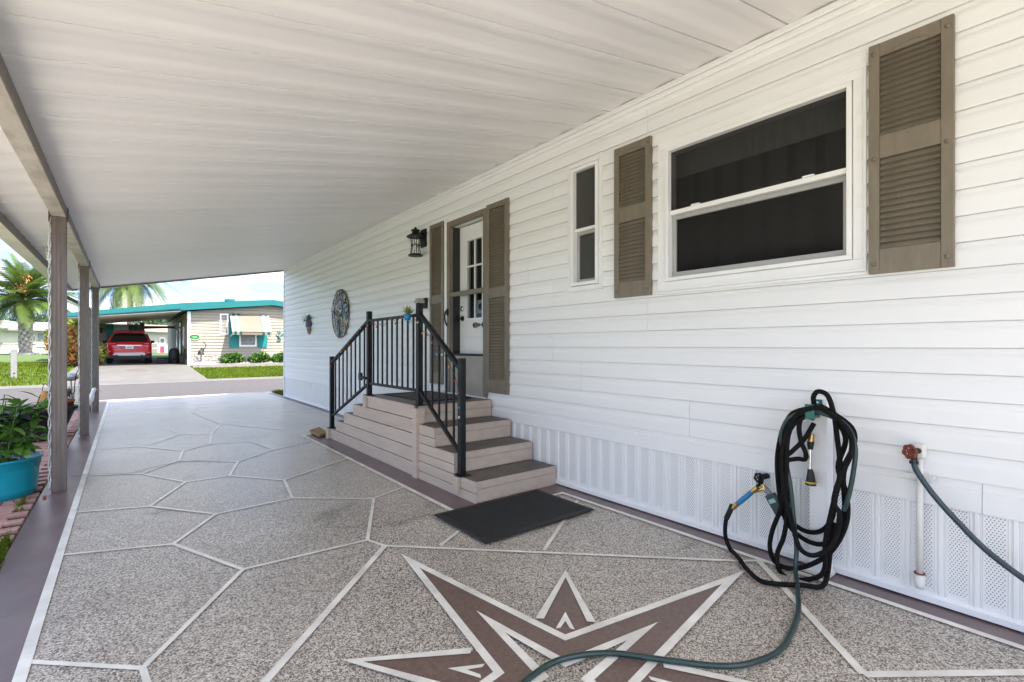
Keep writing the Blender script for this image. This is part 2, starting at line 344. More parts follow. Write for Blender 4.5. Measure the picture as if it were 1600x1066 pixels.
# compass star painted on the floor: long points along the axes, short points on the diagonals
SCN = Vector((1.315, 1.325, 0))
def ring(outer, inner, z, m):
    n = len(outer)
    for i in range(n):
        q = [outer[i], outer[(i+1) % n], inner[(i+1) % n], inner[i]]
        m.sheet([(SCN.x+p[0], SCN.y+p[1], z) for p in q])
def sym(tip, val):
    out = []
    for k in range(4):
        a = k*math.pi/2; ca, sa = math.cos(a), math.sin(a)
        for (x, y) in ((tip, 0), (val, val)): out.append((x*ca-y*sa, x*sa+y*ca))
    return out
wh, br = MB(), MB()
s1, s2, s3, s4 = sym(1.42, .197), sym(1.175, .165), sym(.60, .078), sym(.375, .042)
ring(s1, s2, .0112, wh); ring(s2, s3, .0100, br); ring(s3, s4, .0112, wh)
def rot4(poly, k):
    a = k*math.pi/2; return [(x*math.cos(a)-y*math.sin(a), x*math.sin(a)+y*math.cos(a)) for x, y in poly]
for k in range(4):
    T = [(.635, .635), (.175, .372), (.372, .175)]; t2 = [(.570, .570), (.205, .345), (.345, .205)]
    for m_, z_, o, i in ((wh, .0132, T, t2),):
        po, pi_ = rot4(o, k), rot4(i, k)
        for a, b in ((0, 1), (0, 2)): m_.sheet([(SCN.x+p[0], SCN.y+p[1], z_) for p in (po[a], po[b], pi_[b], pi_[a])])
    br.sheet([(SCN.x+p[0], SCN.y+p[1], .0092) for p in rot4([(.575, .575), (.185, .365), (.15, .15), (.365, .185)], k)])
    po, pi_ = rot4([(.325, .325), (.195, .255), (.255, .195)], k), rot4([(.27, .27), (.215, .245), (.245, .215)], k)
    for a, b in ((0, 1), (0, 2)): wh.sheet([(SCN.x+p[0], SCN.y+p[1], .0125) for p in (po[a], po[b], pi_[b], pi_[a])])
part('star_outline', wh, linem, FLOOR); part('star_fill', br, starm, FLOOR)

# ================================================================== THE HOUSE (right)
D = 3.137
HOUSE = thing('mobile_home', 'long white mobile home with horizontal siding, taupe shutters and perforated skirting', 'house', (D, 5, 0))
Y0, Y1 = -3.0, 13.17
OPEN = [(.93, 2.08, 1.775, 2.715), (2.745, 3.055, 1.815, 2.85), (4.40, 5.13, .70, 2.75)]       # window, narrow window, door
# sheathing, back and ends of the house
sh = MB(); cuts = sorted({Y0, Y1, *[a for o in OPEN for a in o[:2]]})
for a, b in zip(cuts, cuts[1:]):
    zz = [(.02, 3.22)]
    for (p, q, z0, z1) in OPEN:
        if p <= a and b <= q: zz = [(.02, z0), (z1, 3.22)]
    for z0, z1 in zz: sh.box(D, D+.10, a, b, z0, z1)
part('wall', sh, white, HOUSE)
rw = MB().box(D+.1, 7.3, Y0, Y0+.1, .02, 3.22).box(D+.1, 7.3, Y1-.1, Y1, .02, 3.22).box(7.3, 7.4, Y0, Y1, .02, 3.22)
part('rear_wall', rw, beige, HOUSE)
part('inner_floor', MB().box(D+.1, 7.3, Y0+.1, Y1-.1, .55, .62), darkin, HOUSE)
part('inner_lining', MB().box(D+1.6, D+1.66, Y0+.1, Y1-.1, .62, 3.2), darkin, HOUSE)
rf = MB().prism([(D-.02, Y0-.2, 3.225), (7.6, Y0-.2, 3.225), (7.6, Y0-.2, 3.33), (5.3, Y0-.2, 3.62), (D-.02, Y0-.2, 3.33)], (0, Y1-Y0+.3, 0))
part('roof', rf, ceilm, HOUSE)
# lap siding, board by board
LAP = .1263; Z0 = .640
prof = [(.0, 0.), (-.0185, .0), (-.0198, .003), (-.0190, .074), (-.0165, .086), (-.0095, .102), (-.0070, .1232), (-.0005, .1236), (-.0005, .1262), (0., .1262)]
def board(y0, y1, z0, hgt=LAP):
    m = MB(); k = [(D+x, y0, z0+z) for x, z in prof if z <= hgt+1e-4]
    return m.prism(k, (0, y1-y0, 0))
rng = random.Random(3)
ncourse = 20
for i in range(ncourse):
    z = Z0+i*LAP; zt = z+LAP
    spans = [(Y0, Y1)]
    for (p, q, a, b) in [(.90, 2.11, 1.72, 2.77), (2.715, 3.08, 1.78, 2.88), (4.37, 5.17, .72, 2.79)]:
        if z < b-.02 and zt > a+.06:
            spans = [t for s in spans for t in ((s[0], min(s[1], p)), (max(s[0], q), s[1])) if t[1]-t[0] > .02]
    joints = sorted(rng.uniform(Y0, Y1) for _ in range(1)) if 0 else []
    st = {0: 1.9, 1: 1.9, 2: 6.6, 3: 6.6, 4: 3.3, 5: 3.3}.get(i % 6, 2.6)
    joints = [st+3.66*k+(.35 if (i//6) % 2 else 0) for k in range(-2, 4)]
    for (a, b) in spans:
        ee = [a]+[j for j in joints if a+.15 < j < b-.15]+[b]
        for p, q in zip(ee, ee[1:]): part('siding_board', board(p+.0014, q-.0014, z), white, HOUSE)
# crown trim under the carport ceiling
for z0, z1, pr in ((3.085, 3.125, .022), (3.125, 3.165, .030), (3.165, 3.22, .040)):
    part('crown_trim', MB().box(D-pr, D, Y0, Y1, z0+.001, z1), trimw, HOUSE, bevel=.008)
# belt board over the skirting
for a, b in ((Y0, .40), (.402, 3.66), (3.662, 8.2), (8.202, Y1)):
    part('belt_board', MB().prism([(D, a, .495), (D-.016, a, .495), (D-.018, a, .500), (D-.018, a, .598), (D-.010, a, .604), (D-.010, a, .639), (D, a, .639)], (0, b-a, 0)), white, HOUSE)
part('corner_post', MB().box(D-.03, D+.06, Y1-.055, Y1+.012, .03, 3.08), trimw, HOUSE, bevel=.006)
part('skirting_rail', MB().prism([(D, Y0, .012), (D-.028, Y0, .012), (D-.028, Y0, .04), (D-.006, Y0, .052), (D, Y0, .052)], (0, Y1-Y0, 0)), trimw, HOUSE)
# perforated skirting, panel by panel
SP = .1285
pp = [(0, 0), (-.004, .001), (-.0115, .004), (-.0115, .018), (-.004, .021), (-.004, .024), (-.0095, .028), (-.0095, .034), (-.0065, .037), (-.0065, .118), (-.002, .1225), (-.002, .1275), (0, .128)]
pm = MB().prism([(x, y, 0) for x, y in pp], (0, 0, .453)).mesh('skirting_panel'); pm.materials.append(perf)
y = .024; k = 0
while y > Y0+.2: y -= SP
while y < Y1-.1:
    link('skirting_panel', pm, perf, HOUSE, loc=(D, y, .045)); y += SP

def ringbox(m, x0, x1, y0, y1, z0, z1, t, tb=None):     # a rectangular frame
    tb = tb or t
    m.box(x0, x1, y0, y1, z0, z0+tb); m.box(x0, x1, y0, y1, z1-t, z1); m.box(x0, x1, y0, y0+t, z0+tb, z1-t); m.box(x0, x1, y1-t, y1, z0+tb, z1-t); return m
# big window
WN = part('window', ringbox(MB(), D-.030, D+.07, .917, 2.093, 1.757, 2.735, .026), trimw, HOUSE, bevel=.003)
part('casing', ringbox(MB(), D-.019, D-.001, .848, 2.160, 1.682, 2.805, .066, .072), trimw, WN, bevel=.004)
part('casing_lip', ringbox(MB(), D-.026, D-.0195, .850, 2.158, 1.685, 2.803, .016), trimw, WN, bevel=.002)
part('sill', MB().box(D-.034, D-.001, .835, 2.172, 1.664, 1.681), trimw, WN, bevel=.003)
part('meeting_rail', MB().box(D-.012, D+.03, .944, 2.066, 2.240, 2.272), trimw, WN, bevel=.003)
part('sash', ringbox(MB(), D+.024, D+.055, .944, 2.066, 1.784, 2.239, .03, .04), mat('grey_sash', (.40, .40, .39)), WN, bevel=.003)  # lower sash frame is dark grey
part('upper_pane', MB().box(D+.012, D+.016, .944, 2.066, 2.272, 2.708), winglass, WN)
part('lower_pane', MB().box(D+.040, D+.044, .974, 2.036, 1.824, 2.209), scrglass, WN)
for yy in (1.14, 1.86): part('sash_latch', MB().box(D-.016, D+.01, yy-.03, yy+.03, 2.2725, 2.282), trimw, WN)
vl = MB(); n_ = 60
for i in range(n_+1):
    yv = .90+1.22*i/n_; xo = D+.16+.003*math.sin(i*1.1)
    vl.v += [(xo, yv, 2.56), (xo-.01, yv, 2.80)]
for i in range(n_): vl.f.append((2*i, 2*i+1, 2*i+3, 2*i+2))
part('valance', vl, clothm, WN, smooth=True)
for i in range(7): part('blind_slat', MB().box(D+.22, D+.225, 1.02+i*.165, 1.13+i*.165, 1.70, 2.60), mat('blind', (.10, .095, .085)), WN)
# narrow window
NW = part('window', ringbox(MB(), D-.034, D+.05, 2.742, 3.058, 1.812, 2.852, .030), trimw, HOUSE, bevel=.003)
part('casing', ringbox(MB(), D-.019, D-.001, 2.698, 3.100, 1.762, 2.905, .042, .045), trimw, NW, bevel=.003)
part('casing_lip', ringbox(MB(), D-.028, D-.0195, 2.700, 3.098, 1.765, 2.903, .012), trimw, NW, bevel=.002)
part('meeting_rail', MB().box(D-.008, D+.03, 2.772, 3.028, 2.292, 2.318), trimw, NW, bevel=.003)
part('upper_pane', MB().box(D+.010, D+.014, 2.772, 3.028, 2.318, 2.822), frost, NW)
part('sash', ringbox(MB(), D+.018, D+.045, 2.772, 3.028, 1.842, 2.292, .028), mat('grey_sash', (.40, .40, .39)), NW)
part('lower_pane', MB().box(D+.030, D+.034, 2.80, 3.0, 1.87, 2.257), frost, NW)
for z in (1.90, 2.74): part('clip', ringbox(MB(), D-.04, D-.0345, 3.018, 3.04, z, z+.04, .006), trimw, NW)

# louvred shutters
def shutter(y0, y1, z0, z1, banks, label, top=.12):
    x1, x0 = D-.0145, D-.048; st = (y1-y0)*.14
    m = MB(); m.box(x0, x1, y0, y0+st, z0, z1).box(x0, x1, y1-st, y1, z0, z1)
    rails = [z0, banks[0][0], banks[0][1], banks[1][0], banks[1][1], z1]
    for a, b in ((rails[0], rails[1]), (rails[2], rails[3]), (rails[4], rails[5])): m.box(x0+.004, x1, y0+st, y1-st, a, b)
    s = part('shutter', m, taupe, HOUSE, bevel=.002); s['label'] = label
    part('shutter_back', MB().box(x1-.006, x1-.001, y0+st, y1-st, z0+.05, z1-.05), taupe, s)
    wdt = y1-y0-2*st-.004
    for (a, b, cnt) in banks:
        p = (b-a)/cnt
        me = MB().prism([(x0+.017, -wdt/2, p*.80), (x0+.021, -wdt/2, p*.84), (x0+.006, -wdt/2, p*.06), (x0+.001, -wdt/2, p*.02)], (0, wdt, 0)).mesh('slat')
        me.materials.append(taupe)
        for i in range(cnt): link('slat', me, taupe, s, loc=(0, (y0+y1)/2, a+i*p))
    arch = [(x0+.0035, (y0+y1)/2+wdt*.36*math.cos(t), banks[1][1]-.004+.032*math.sin(t)) for t in [math.pi*i/12 for i in range(13)]]
    part('arch_moulding', MB().tube(arch, .004, 6), taupe, s)
    sc = MB().lathe([(.0, 0), (.011, 0), (.010, .006), (.0, .008)], n=10).mesh('screw', True); sc.materials.append(taupe)
    for yy in (y0+st/2, y1-st/2):
        for zz in (z0+.05, (z0+z1)/2, z1-.05): link('screw', sc, taupe, s, loc=(x0, yy, zz), rot=(0, R(-90), 0))
shutter(.494, .835, 1.662, 2.870, ((1.79, 2.265, 15), (2.385, 2.80, 14)), 'right-hand louvred shutter of the big window')
shutter(2.207, 2.554, 1.668, 2.870, ((1.79, 2.265, 15), (2.385, 2.80, 14)), 'louvred shutter between the big and narrow windows')
shutter(3.955, 4.335, .775, 2.822, ((.92, 1.80, 27), (1.91, 2.765, 27)), 'tall louvred shutter on the hinge side of the door')
shutter(5.262, 5.602, .800, 2.845, ((.94, 1.82, 27), (1.93, 2.79, 27)), 'tall louvred shutter on the lantern side of the door')

# door: taupe storm door before a white glazed door
DR = part('door', MB().box(D-.040, D+.012, 4.345, 4.410, .705, 2.807).box(D-.040, D+.012, 5.120, 5.184, .705, 2.807).box(D-.040, D+.012, 4.41, 5.12, 2.742, 2.807), taupe, HOUSE, bevel=.003)
part('door_trim', MB().box(D-.034, D-.002, 5.186, 5.255, .705, 2.85).box(D-.034, D-.002, 4.338, 5.186, 2.8075, 2.825), trimw, DR, bevel=.003)
part('storm_rail', MB().box(D-.03, D+.004, 4.411, 5.119, 1.880, 1.935), taupe, DR, bevel=.003)
part('kick_panel', MB().box(D-.026, D+.0, 4.411, 5.119, .715, 1.165), mat('kick_grey', (.335, .30, .265), (.29, .255, .225), .35, 4), DR)
part('storm_track', MB().box(D-.028, D+.006, 4.411, 5.119, 1.166, 1.192), blackm, DR)
part('threshold', MB().box(D-.05, D+.10, 4.35, 5.18, .701, .714), trimw, DR)
part('jamb', MB().box(D+.0125, D+.13, 5.121, 5.16, .715, 2.745).box(D+.0125, D+.13, 4.37, 4.409, .715, 2.745), mat('black_jamb', (.02, .02, .02)), DR)
LX = D+.115
gy0, gy1 = W(730.3, 400, LX).y, W(730.3, 400, LX).y-.62
lf = MB(); gz = [W(742, 497, LX).z, W(742, 456, LX).z, W(742, 413, LX).z, W(742, 372, LX).z]
gz0, gz1 = 1.612, 2.56
lf.box(LX, LX+.045, 4.35, 5.16, .715, gz0).box(LX, LX+.045, 4.35, 5.16, gz1, 2.745).box(LX, LX+.045, 4.955, 5.16, gz0, gz1).box(LX, LX+.045, 4.35, 4.475, gz0, gz1)
LEAF = part('door_leaf', lf, trimw, DR)
ml = MB(); gw = (4.955-4.475)/3
for i in (1, 2): ml.box(LX-.004, LX+.03, 4.475+gw*i-.010, 4.475+gw*i+.010, gz0, gz1)
for z in (gz0+(gz1-gz0)/3, gz0+2*(gz1-gz0)/3): ml.box(LX-.0035, LX+.029, 4.475, 4.955, z-.010, z+.010)
ringbox(ml, LX-.010, LX-.0005, 4.455, 4.975, gz0-.02, gz1+.02, .024)
part('muntin', ml, trimw, LEAF, bevel=.002)
for i in range(3):
    for j in range(3):
        a = 4.475+gw*i+.0105; z = gz0+(gz1-gz0)/3*j+.0105
        part('pane', MB().box(LX+.012, LX+.016, a, a+gw-.021, z, z+(gz1-gz0)/3-.021), doorglass, LEAF)
part('panel_moulding', ringbox(MB(), LX-.006, LX-.0005, 4.45, 5.03, .84, 1.40, .012), trimw, LEAF, bevel=.002)
part('deadbolt', MB().lathe([(.0, 0), (.034, 0), (.034, .014), (.018, .022), (0, .024)], n=20), chrome, LEAF, loc=(LX, 5.06, 1.74), rot=(0, R(-90), 0))
part('knob', MB().lathe([(.0, 0), (.034, 0), (.03, .01), (.013, .02), (.013, .045), (.029, .055), (.031, .07), (.02, .082), (0, .085)], n=20, ), blackm, LEAF, loc=(LX, 5.06, 1.62), rot=(0, R(-90), 0), smooth=True)
# fish-bone emblem on the white door
fb = MB(); fy, fz, fx = 4.73, 1.53, LX-.004
fb.bar((fx, fy+.085, fz), (fx, fy-.075, fz), .005, .008, up=(1, 0, 0))
for i in range(5): hh = .034-.004*i; fb.bar((fx, fy+.045-.022*i, fz-hh), (fx, fy+.038-.022*i, fz+hh), .005, .007, up=(1, 0, 0))
fb.prism([(fx-.002, fy+.062, fz-.034), (fx-.002, fy+.062, fz+.034), (fx-.002, fy+.086, fz+.028), (fx-.002, fy+.104, fz), (fx-.002, fy+.086, fz-.028)], (.004, 0, 0))
fb.prism([(fx-.002, fy-.07, fz), (fx-.002, fy-.11, fz+.036), (fx-.002, fy-.10, fz), (fx-.002, fy-.11, fz-.036)], (.004, 0, 0))
part('fishbone_emblem', fb, blackm, LEAF)
part('storm_handle', MB().tube(spline([(D-.045, 5.150, 1.72), (D-.075, 5.150, 1.70), (D-.088, 5.150, 1.64), (D-.075, 5.150, 1.57), (D-.055, 5.150, 1.53)], 5), .010, 8).box(D-.06, D-.0405, 5.137, 5.163, 1.66, 1.74), blackm, DR, smooth=True)
# white figure with round eyes behind the door glass
og = thing('window_ornament', 'white ornament with two round black eyes behind the door glass', 'ornament', (LX+.10, 4.66, 1.0))
part('body', MB().box(LX+.09, LX+.11, 4.52, 4.90, 1.68, 1.84), trimw, og, bevel=.008)
for yy in (4.60, 4.80): part('eye', MB().lathe([(.0, 0), (.042, 0), (.042, .005), (.022, .006), (.022, .005), (0, .005)], n=20), blackm, og, loc=(LX+.0895, yy, 1.755), rot=(0, R(-90), 0))
part('stand', MB().box(LX+.085, LX+.125, 4.52, 4.84, .715, 1.679), mat('grey_cloth', (.10, .11, .13)), og)

# ================================================================== CARPORT
CP = thing('carport', 'white carport roof of aluminium pans on brown posts', 'carport', (-.46, 5.8, 0))
def cz(x): return 2.50+.195*(x+.46)
PW = .34
def panel():
    pr = [(0, .020), (.005, .020), (.006, 0), (.045, 0), (.065, .002), (.09, .006), (.11, .008), (.20, .008), (.22, .006), (.245, .002), (.265, 0), (.334, 0), (.335, .020), (.34, .020)]
    m = MB(); xa, xb = -.84, 3.13
    k = len(pr)
    for x in (xa, xb):
        m.v += [(x, y_, cz(x)+z_) for y_, z_ in pr]+[(x, .34, cz(x)+.05), (x, 0, cz(x)+.05)]
    n = k+2
    for i in range(n): m.f.append((i, (i+1) % n, n+(i+1) % n, n+i))
    m.f += [tuple(range(n)), tuple(range(2*n-1, n-1, -1))]
    return m.mesh('roof_panel')
pme = panel(); pme.materials.append(ceilm)
y = 13.13-PW
while y > -1.6:
    link('roof_panel', pme, ceilm, CP, loc=(0, y, 0)); y -= PW
YB = y+PW
def slopebox(x0, x1, y0, y1, d0, d1):
    return MB().prism([(x0, y0, cz(x0)+d0), (x1, y0, cz(x1)+d0), (x1, y0, cz(x1)+d1), (x0, y0, cz(x0)+d1)], (0, y1-y0, 0))
part('end_fascia', slopebox(-.86, 3.10, 13.131, 13.17, -.035, .075), mat('stained_white', (.62, .61, .57), (.48, .46, .42), .5, 5, detail=7), CP)
part('end_lip', slopebox(-.86, 3.10, 13.10, 13.130, -.035, -.020), brownm, CP)
part('wall_flashing', MB().prism([(3.07, YB, cz(3.07)-.001), (3.096, YB, cz(3.096)-.016), (3.096, YB, cz(3.07)-.001)], (0, 13.1-YB, 0)), trimw, CP)
part('beam', MB().box(-.512, -.415, YB, 13.08, 2.421, 2.485), beamm, CP, bevel=.004)
part('beam_side', MB().box(-.4148, -.408, YB, 13.08, 2.424, 2.497), brownm, CP)
part('beam_top', MB().prism([(-.512, YB, 2.4852), (-.4152, YB, 2.4852), (-.4152, YB, cz(-.4152)-.0005), (-.512, YB, cz(-.512)-.0005)], (0, 13.08-YB, 0)), beamm, CP)
part('gutter', MB().box(-.972, -.842, YB, 12.6, 2.342, 2.350).box(-.972, -.966, YB, 12.6, 2.350, 2.46).box(-.972, -.842, 12.6, 12.606, 2.342, 2.46), mat('gutter_white', (.66, .63, .57), (.55, .51, .45), .45, 3), CP)
part('gutter_face', MB().box(-.8415, -.836, YB, 12.6, 2.340, cz(-.84)+.04), brownm, CP)
# roof stub between gutter end and far edge
part('drip_edge', slopebox(-.875, -.842, 12.61, 13.1, -.03, .02), brownm, CP)
# posts: ribbed aluminium, 97 mm
def post(yc, rope_seed):
    m = MB(); x0, x1 = -.512, -.415; d = .05; out = []
    def side(a, b, steps=7):
        a, b = Vector(a), Vector(b); t = (b-a); nn = Vector((t.y, -t.x)).normalized()
        for i in range(steps):
            out.append(a+t*(i/steps)+nn*(-.0018 if i % 2 else 0))
    side((x0, yc-d), (x1, yc-d)); side((x1, yc-d), (x1, yc+d)); side((x1, yc+d), (x0, yc+d)); side((x0, yc+d), (x0, yc-d))
    m.prism([(p.x, p.y, .004) for p in out], (0, 0, 2.416))
    p = part('post', m, brownm, CP)
    part('post_bracket', MB().box(-.413, -.402, yc-.055, yc+.055, 2.40, 2.505).box(-.53, -.5135, yc-.055, yc+.055, 2.36, 2.47), mat('dark_bracket', (.07, .058, .05)), p, bevel=.003)
    return p
posts = [(5.86, 'nearest the turquoise planter'), (9.23, 'beside the black planter'), (12.43, 'at the street end of the carport')]
for yc, wh_ in posts:
    p = post(yc, 1); p['label'] = 'brown ribbed carport post '+wh_
    # twisted rope light down the outer front edge of the post
    rm = MB(); hh = 2.38
    for ph in (0, math.pi):
        pts = [(-.521+.008*math.cos(z*26+ph), yc-.046+.008*math.sin(z*26+ph), z) for z in [.03+hh*i/150 for i in range(151)]]
        rm.tube(pts, .0050, 5)
    tag(part('rope_light', rm, mat('rope_white', (.62, .63, .60), (.4, .41, .38), .4, 8), smooth=True), 'pale twisted rope light running down the carport post '+wh_, 'rope light', 'rope lights on the carport posts')
# downspout: from the gutter end to the street-end post
part('downspout', MB().tube(spline([(-.905, 12.45, 2.33), (-.905, 12.45, 2.24), (-.80, 12.50, 2.16), (-.62, 12.57, 2.06), (-.55, 12.58, 1.92), (-.548, 12.58, 1.4), (-.548, 12.58, .12), (-.60, 12.60, .06)], 5), .032, 8), brownm, CP, smooth=True)
cl = thing('ceiling_lamp', 'small white ribbed lamp fixed under the carport overhang', 'lamp', (-.68, 7.9, cz(-.68)))
part('base', MB().lathe([(0, 0), (.075, 0), (.075, -.018), (.0, -.02)], (-.68, 7.9, cz(-.68)-.003)), trimw, cl)
for k in range(4): part('ring', MB().lathe([(.0, -.02-.035*k), (.07-.006*k, -.022-.035*k), (.078-.006*k, -.042-.035*k), (.05, -.0545-.035*k), (0, -.0545-.035*k)], (-.68, 7.9, cz(-.68)-.003)), paleg, cl, smooth=True)

# ================================================================== PORCH STEPS WITH RAILING
PS = thing('porch_steps', 'beige plank porch steps with dark treads and black metal railing', 'steps', (2.66, 4.9, 0))
XA, XB = 2.235, 3.105
near = [(3.25, .175), (3.585, .35), (3.92, .525)]; PT = .70; PY0, PY1 = 4.255, 5.64
far = [(5.965, .56), (6.28, .42), (6.595, .28), (6.93, .14)]
def plank(name, m_, mm, **k): return part(name, mm, m_, PS, bevel=.003, **k)
for i, (yf, z) in enumerate(near):
    yb = near[i+1][0] if i < 2 else PY0
    plank('tread', treadm, MB().box(XA, XB, yf+.0205, yb-.001, z-.022, z))
    zb = z-.175
    plank('riser', stepm, MB().box(XA-.001, XB, yf, yf+.02, zb+.002, zb+.112)); plank('riser', stepm, MB().box(XA-.001, XB, yf-.0015, yf+.02, zb+.1145, z-.003))
plank('deck', treadm, MB().box(XA, XB, PY0+.0205, PY1-.0205, PT-.022, PT))
plank('riser', stepm, MB().box(XA-.001, XB, PY0, PY0+.02, .527, .61)); plank('riser', stepm, MB().box(XA-.001, XB, PY0-.0015, PY0+.02, .6125, PT-.003))
plank('riser', stepm, MB().box(XA-.001, XB, PY1-.02, PY1, .562, PT-.003))
for i, (yf, z) in enumerate(far):
    ya = PY1 if i == 0 else far[i-1][0]
    plank('tread', treadm, MB().box(XA, XB, ya+.001, yf-.0205, z-.022, z))
    plank('riser', stepm, MB().box(XA-.001, XB, yf-.02, yf, z-.138, z-.003))
# side cladding, plank by plank
xs0, xs1 = XA-.024, XA-.002
ends = [f_[0] for f_ in reversed(far)]+[PY1]
for k in range(5):
    plank('side_board', stepm, MB().box(xs0+.002*(k % 2), xs1, PY0+.06, ends[k]+.001, .14*k+.004, .14*(k+1)-.004))
for k, (yf, z) in enumerate(near):
    for z0, z1 in ((z-.173, z-.097), (z-.0915, z-.003)):
        plank('side_board', stepm, MB().box(xs0+.002*(k % 2), xs1, yf-.001, PY0-.03, z0, z1))
plank('corner_post', stepm, MB().box(xs0-.026, XA+.05, PY0-.028, PY0+.058, .0, PT-.023))
plank('post_block', stepm, MB().box(xs0-.035, xs0-.001, 3.475, 3.545, .03, .172))
plank('post_block', stepm, MB().box(xs0-.035, xs0-.001, 6.81, 6.90, .0, .138))
plank('post_block', stepm, MB().box(xs0-.032, xs0-.001, 5.49, 5.56, .56, PT-.023))
# railing
RX = 2.246; RP = [(3.51, .175, 1.176), (4.275, .70, 1.70), (5.525, .70, 1.69), (6.85, .14, 1.137)]
RL = part('railing', MB().bar((RX, 4.275, 1.585), (RX, 5.525, 1.58), .045, .028), blackm, PS, bevel=.003)
part('bottom_rail', MB().bar((RX, 4.275, .845), (RX, 5.525, .84), .03, .028), blackm, RL, bevel=.003)
part('handrail', MB().bar((RX, 4.275, 1.60), (RX, 3.51, 1.075), .045, .032), blackm, RL, bevel=.003); part('handrail', MB().bar((RX, 5.525, 1.585), (RX, 6.85, 1.045), .045, .032), blackm, RL, bevel=.003)
part('bottom_rail', MB().bar((RX, 4.275, .85), (RX, 3.51, .345), .03, .03), blackm, RL, bevel=.003); part('bottom_rail', MB().bar((RX, 5.525, .845), (RX, 6.85, .305), .03, .03), blackm, RL, bevel=.003)
for yy, a, b in RP:
    q = part('rail_post', MB().box(RX-.027, RX+.027, yy-.027, yy+.027, a+.008, b), blackm, RL, bevel=.004)
    part('foot_plate', MB().box(RX-.05, RX+.055, yy-.055, yy+.055, a+.0005, a+.0085), blackm, q, bevel=.002)
def bal(yy, a, b): part('baluster', MB().box(RX-.008, RX+.008, yy-.008, yy+.008, a, b), blackm, RL)
for i in range(1, 10): bal(4.275+1.25*i/10, .85, 1.575)
for i in range(1, 6): t = i/6; bal(4.275-.765*t, .85-.505*t, 1.60-.525*t)
for i in range(1, 9): t = i/9; bal(5.525+1.325*t, .845-.54*t, 1.585-.54*t)
part('rail_bracket', MB().box(RX-.05, RX-.028, 5.66, 5.74, .87, .96).bar((RX-.03, 5.54, .90), (RX-.04, 5.68, .91), .03, .03), blackm, RL)
pc = part('post_cap', MB().box(RX-.038, RX+.038, 4.237, 4.313, 1.701, 1.728).prism([(RX-.03, 4.245, 1.728), (RX+.03, 4.245, 1.728), (RX+.03, 4.305, 1.728), (RX-.03, 4.305, 1.728)], (0, 0, .02)), mat('grey_cap', (.28, .27, .24)), RL, bevel=.004)
# coloured string lights wound along the rails
SL = thing('string_lights', 'string of small coloured bulbs wound along the porch handrail', 'string lights', (RX, 4.275, 1.6))
path = []
def along(p, q, n):
    for i in range(n): t = i/n; path.append(Vector(p)*(1-t)+Vector(q)*t)
along((RX-.028, 6.75, 1.06), (RX-.028, 5.57, 1.55), 9); along((RX-.03, 5.50, 1.57), (RX-.03, 4.32, 1.575), 9); along((RX-.035, 4.24, 1.55), (RX-.035, 3.56, 1.08), 7); along((RX-.036, 3.53, 1.06), (RX-.036, 3.49, .62), 4)
path = [p+Vector((random.uniform(-.008, .0), random.uniform(-.03, .03), random.uniform(-.06, .02))) for p in path]
part('wire', MB().tube(spline(path, 4), .0024, 5), mat('green_wire', (.03, .06, .04)), SL)
bc = [mat('bulb_red', (.6, .02, .02), rough=.2), mat('bulb_blue', (.02, .25, .55), rough=.2), mat('bulb_amber', (.65, .28, .03), rough=.2), mat('bulb_pink', (.6, .10, .25), rough=.2), mat('bulb_clear', (.6, .6, .55), rough=.2)]
bmz = [MB().lathe([(0, -.013), (.005, -.010), (.0075, -.001), (.0055, .008), (.003, .011), (0, .012)], n=10).mesh('bulb', True) for _ in bc]
for i, p in enumerate(path): link('bulb', bmz[i*3 % 5], bc[i*3 % 5], SL, loc=p+Vector((-.006, 0, -.02)), rot=(random.random(), random.random(), 0))

def leaf_mesh(name, ln, wd, bend=.2, m=None):
    mb = MB(); n = 5
    for i in range(n+1):
        t = i/n; wv = wd/2*math.sin(math.pi*min(1, t*.93+.07))**.8; x = ln*t; z = -bend*ln*t*t
        mb.v += [(x, -wv, z+wv*.25), (x, 0, z), (x, wv, z+wv*.25)]
    for i in range(n):
        a = 3*i; mb.f += [(a, a+1, a+4, a+3), (a+1, a+2, a+5, a+4)]
    me = mb.mesh(name, True)
    if m: me.materials.append(m)
    return me
# small plant tied to the corner of the railing
sp_ = thing('rail_plant', 'little pale green plant in a blue holder tied to the railing corner post', 'plant', (RX-.05, 4.40, 1.50))
part('holder', MB().lathe([(0, 0), (.028, 0), (.04, .06), (.036, .06), (.0, .055)], (RX-.075, 4.38, 1.535), n=16), bluem, sp_, smooth=True)
lfm = leaf_mesh('leaf', .10, .022, .3, mat('pale_leaf', (.30, .34, .10), (.2, .26, .07), .5, 9, rnd=.2, trans=.2))
for i in range(22): link('leaf', lfm, None, sp_, loc=(RX-.075, 4.38, 1.585), rot=(0, R(-random.uniform(25, 85)), random.uniform(0, 6.28)))

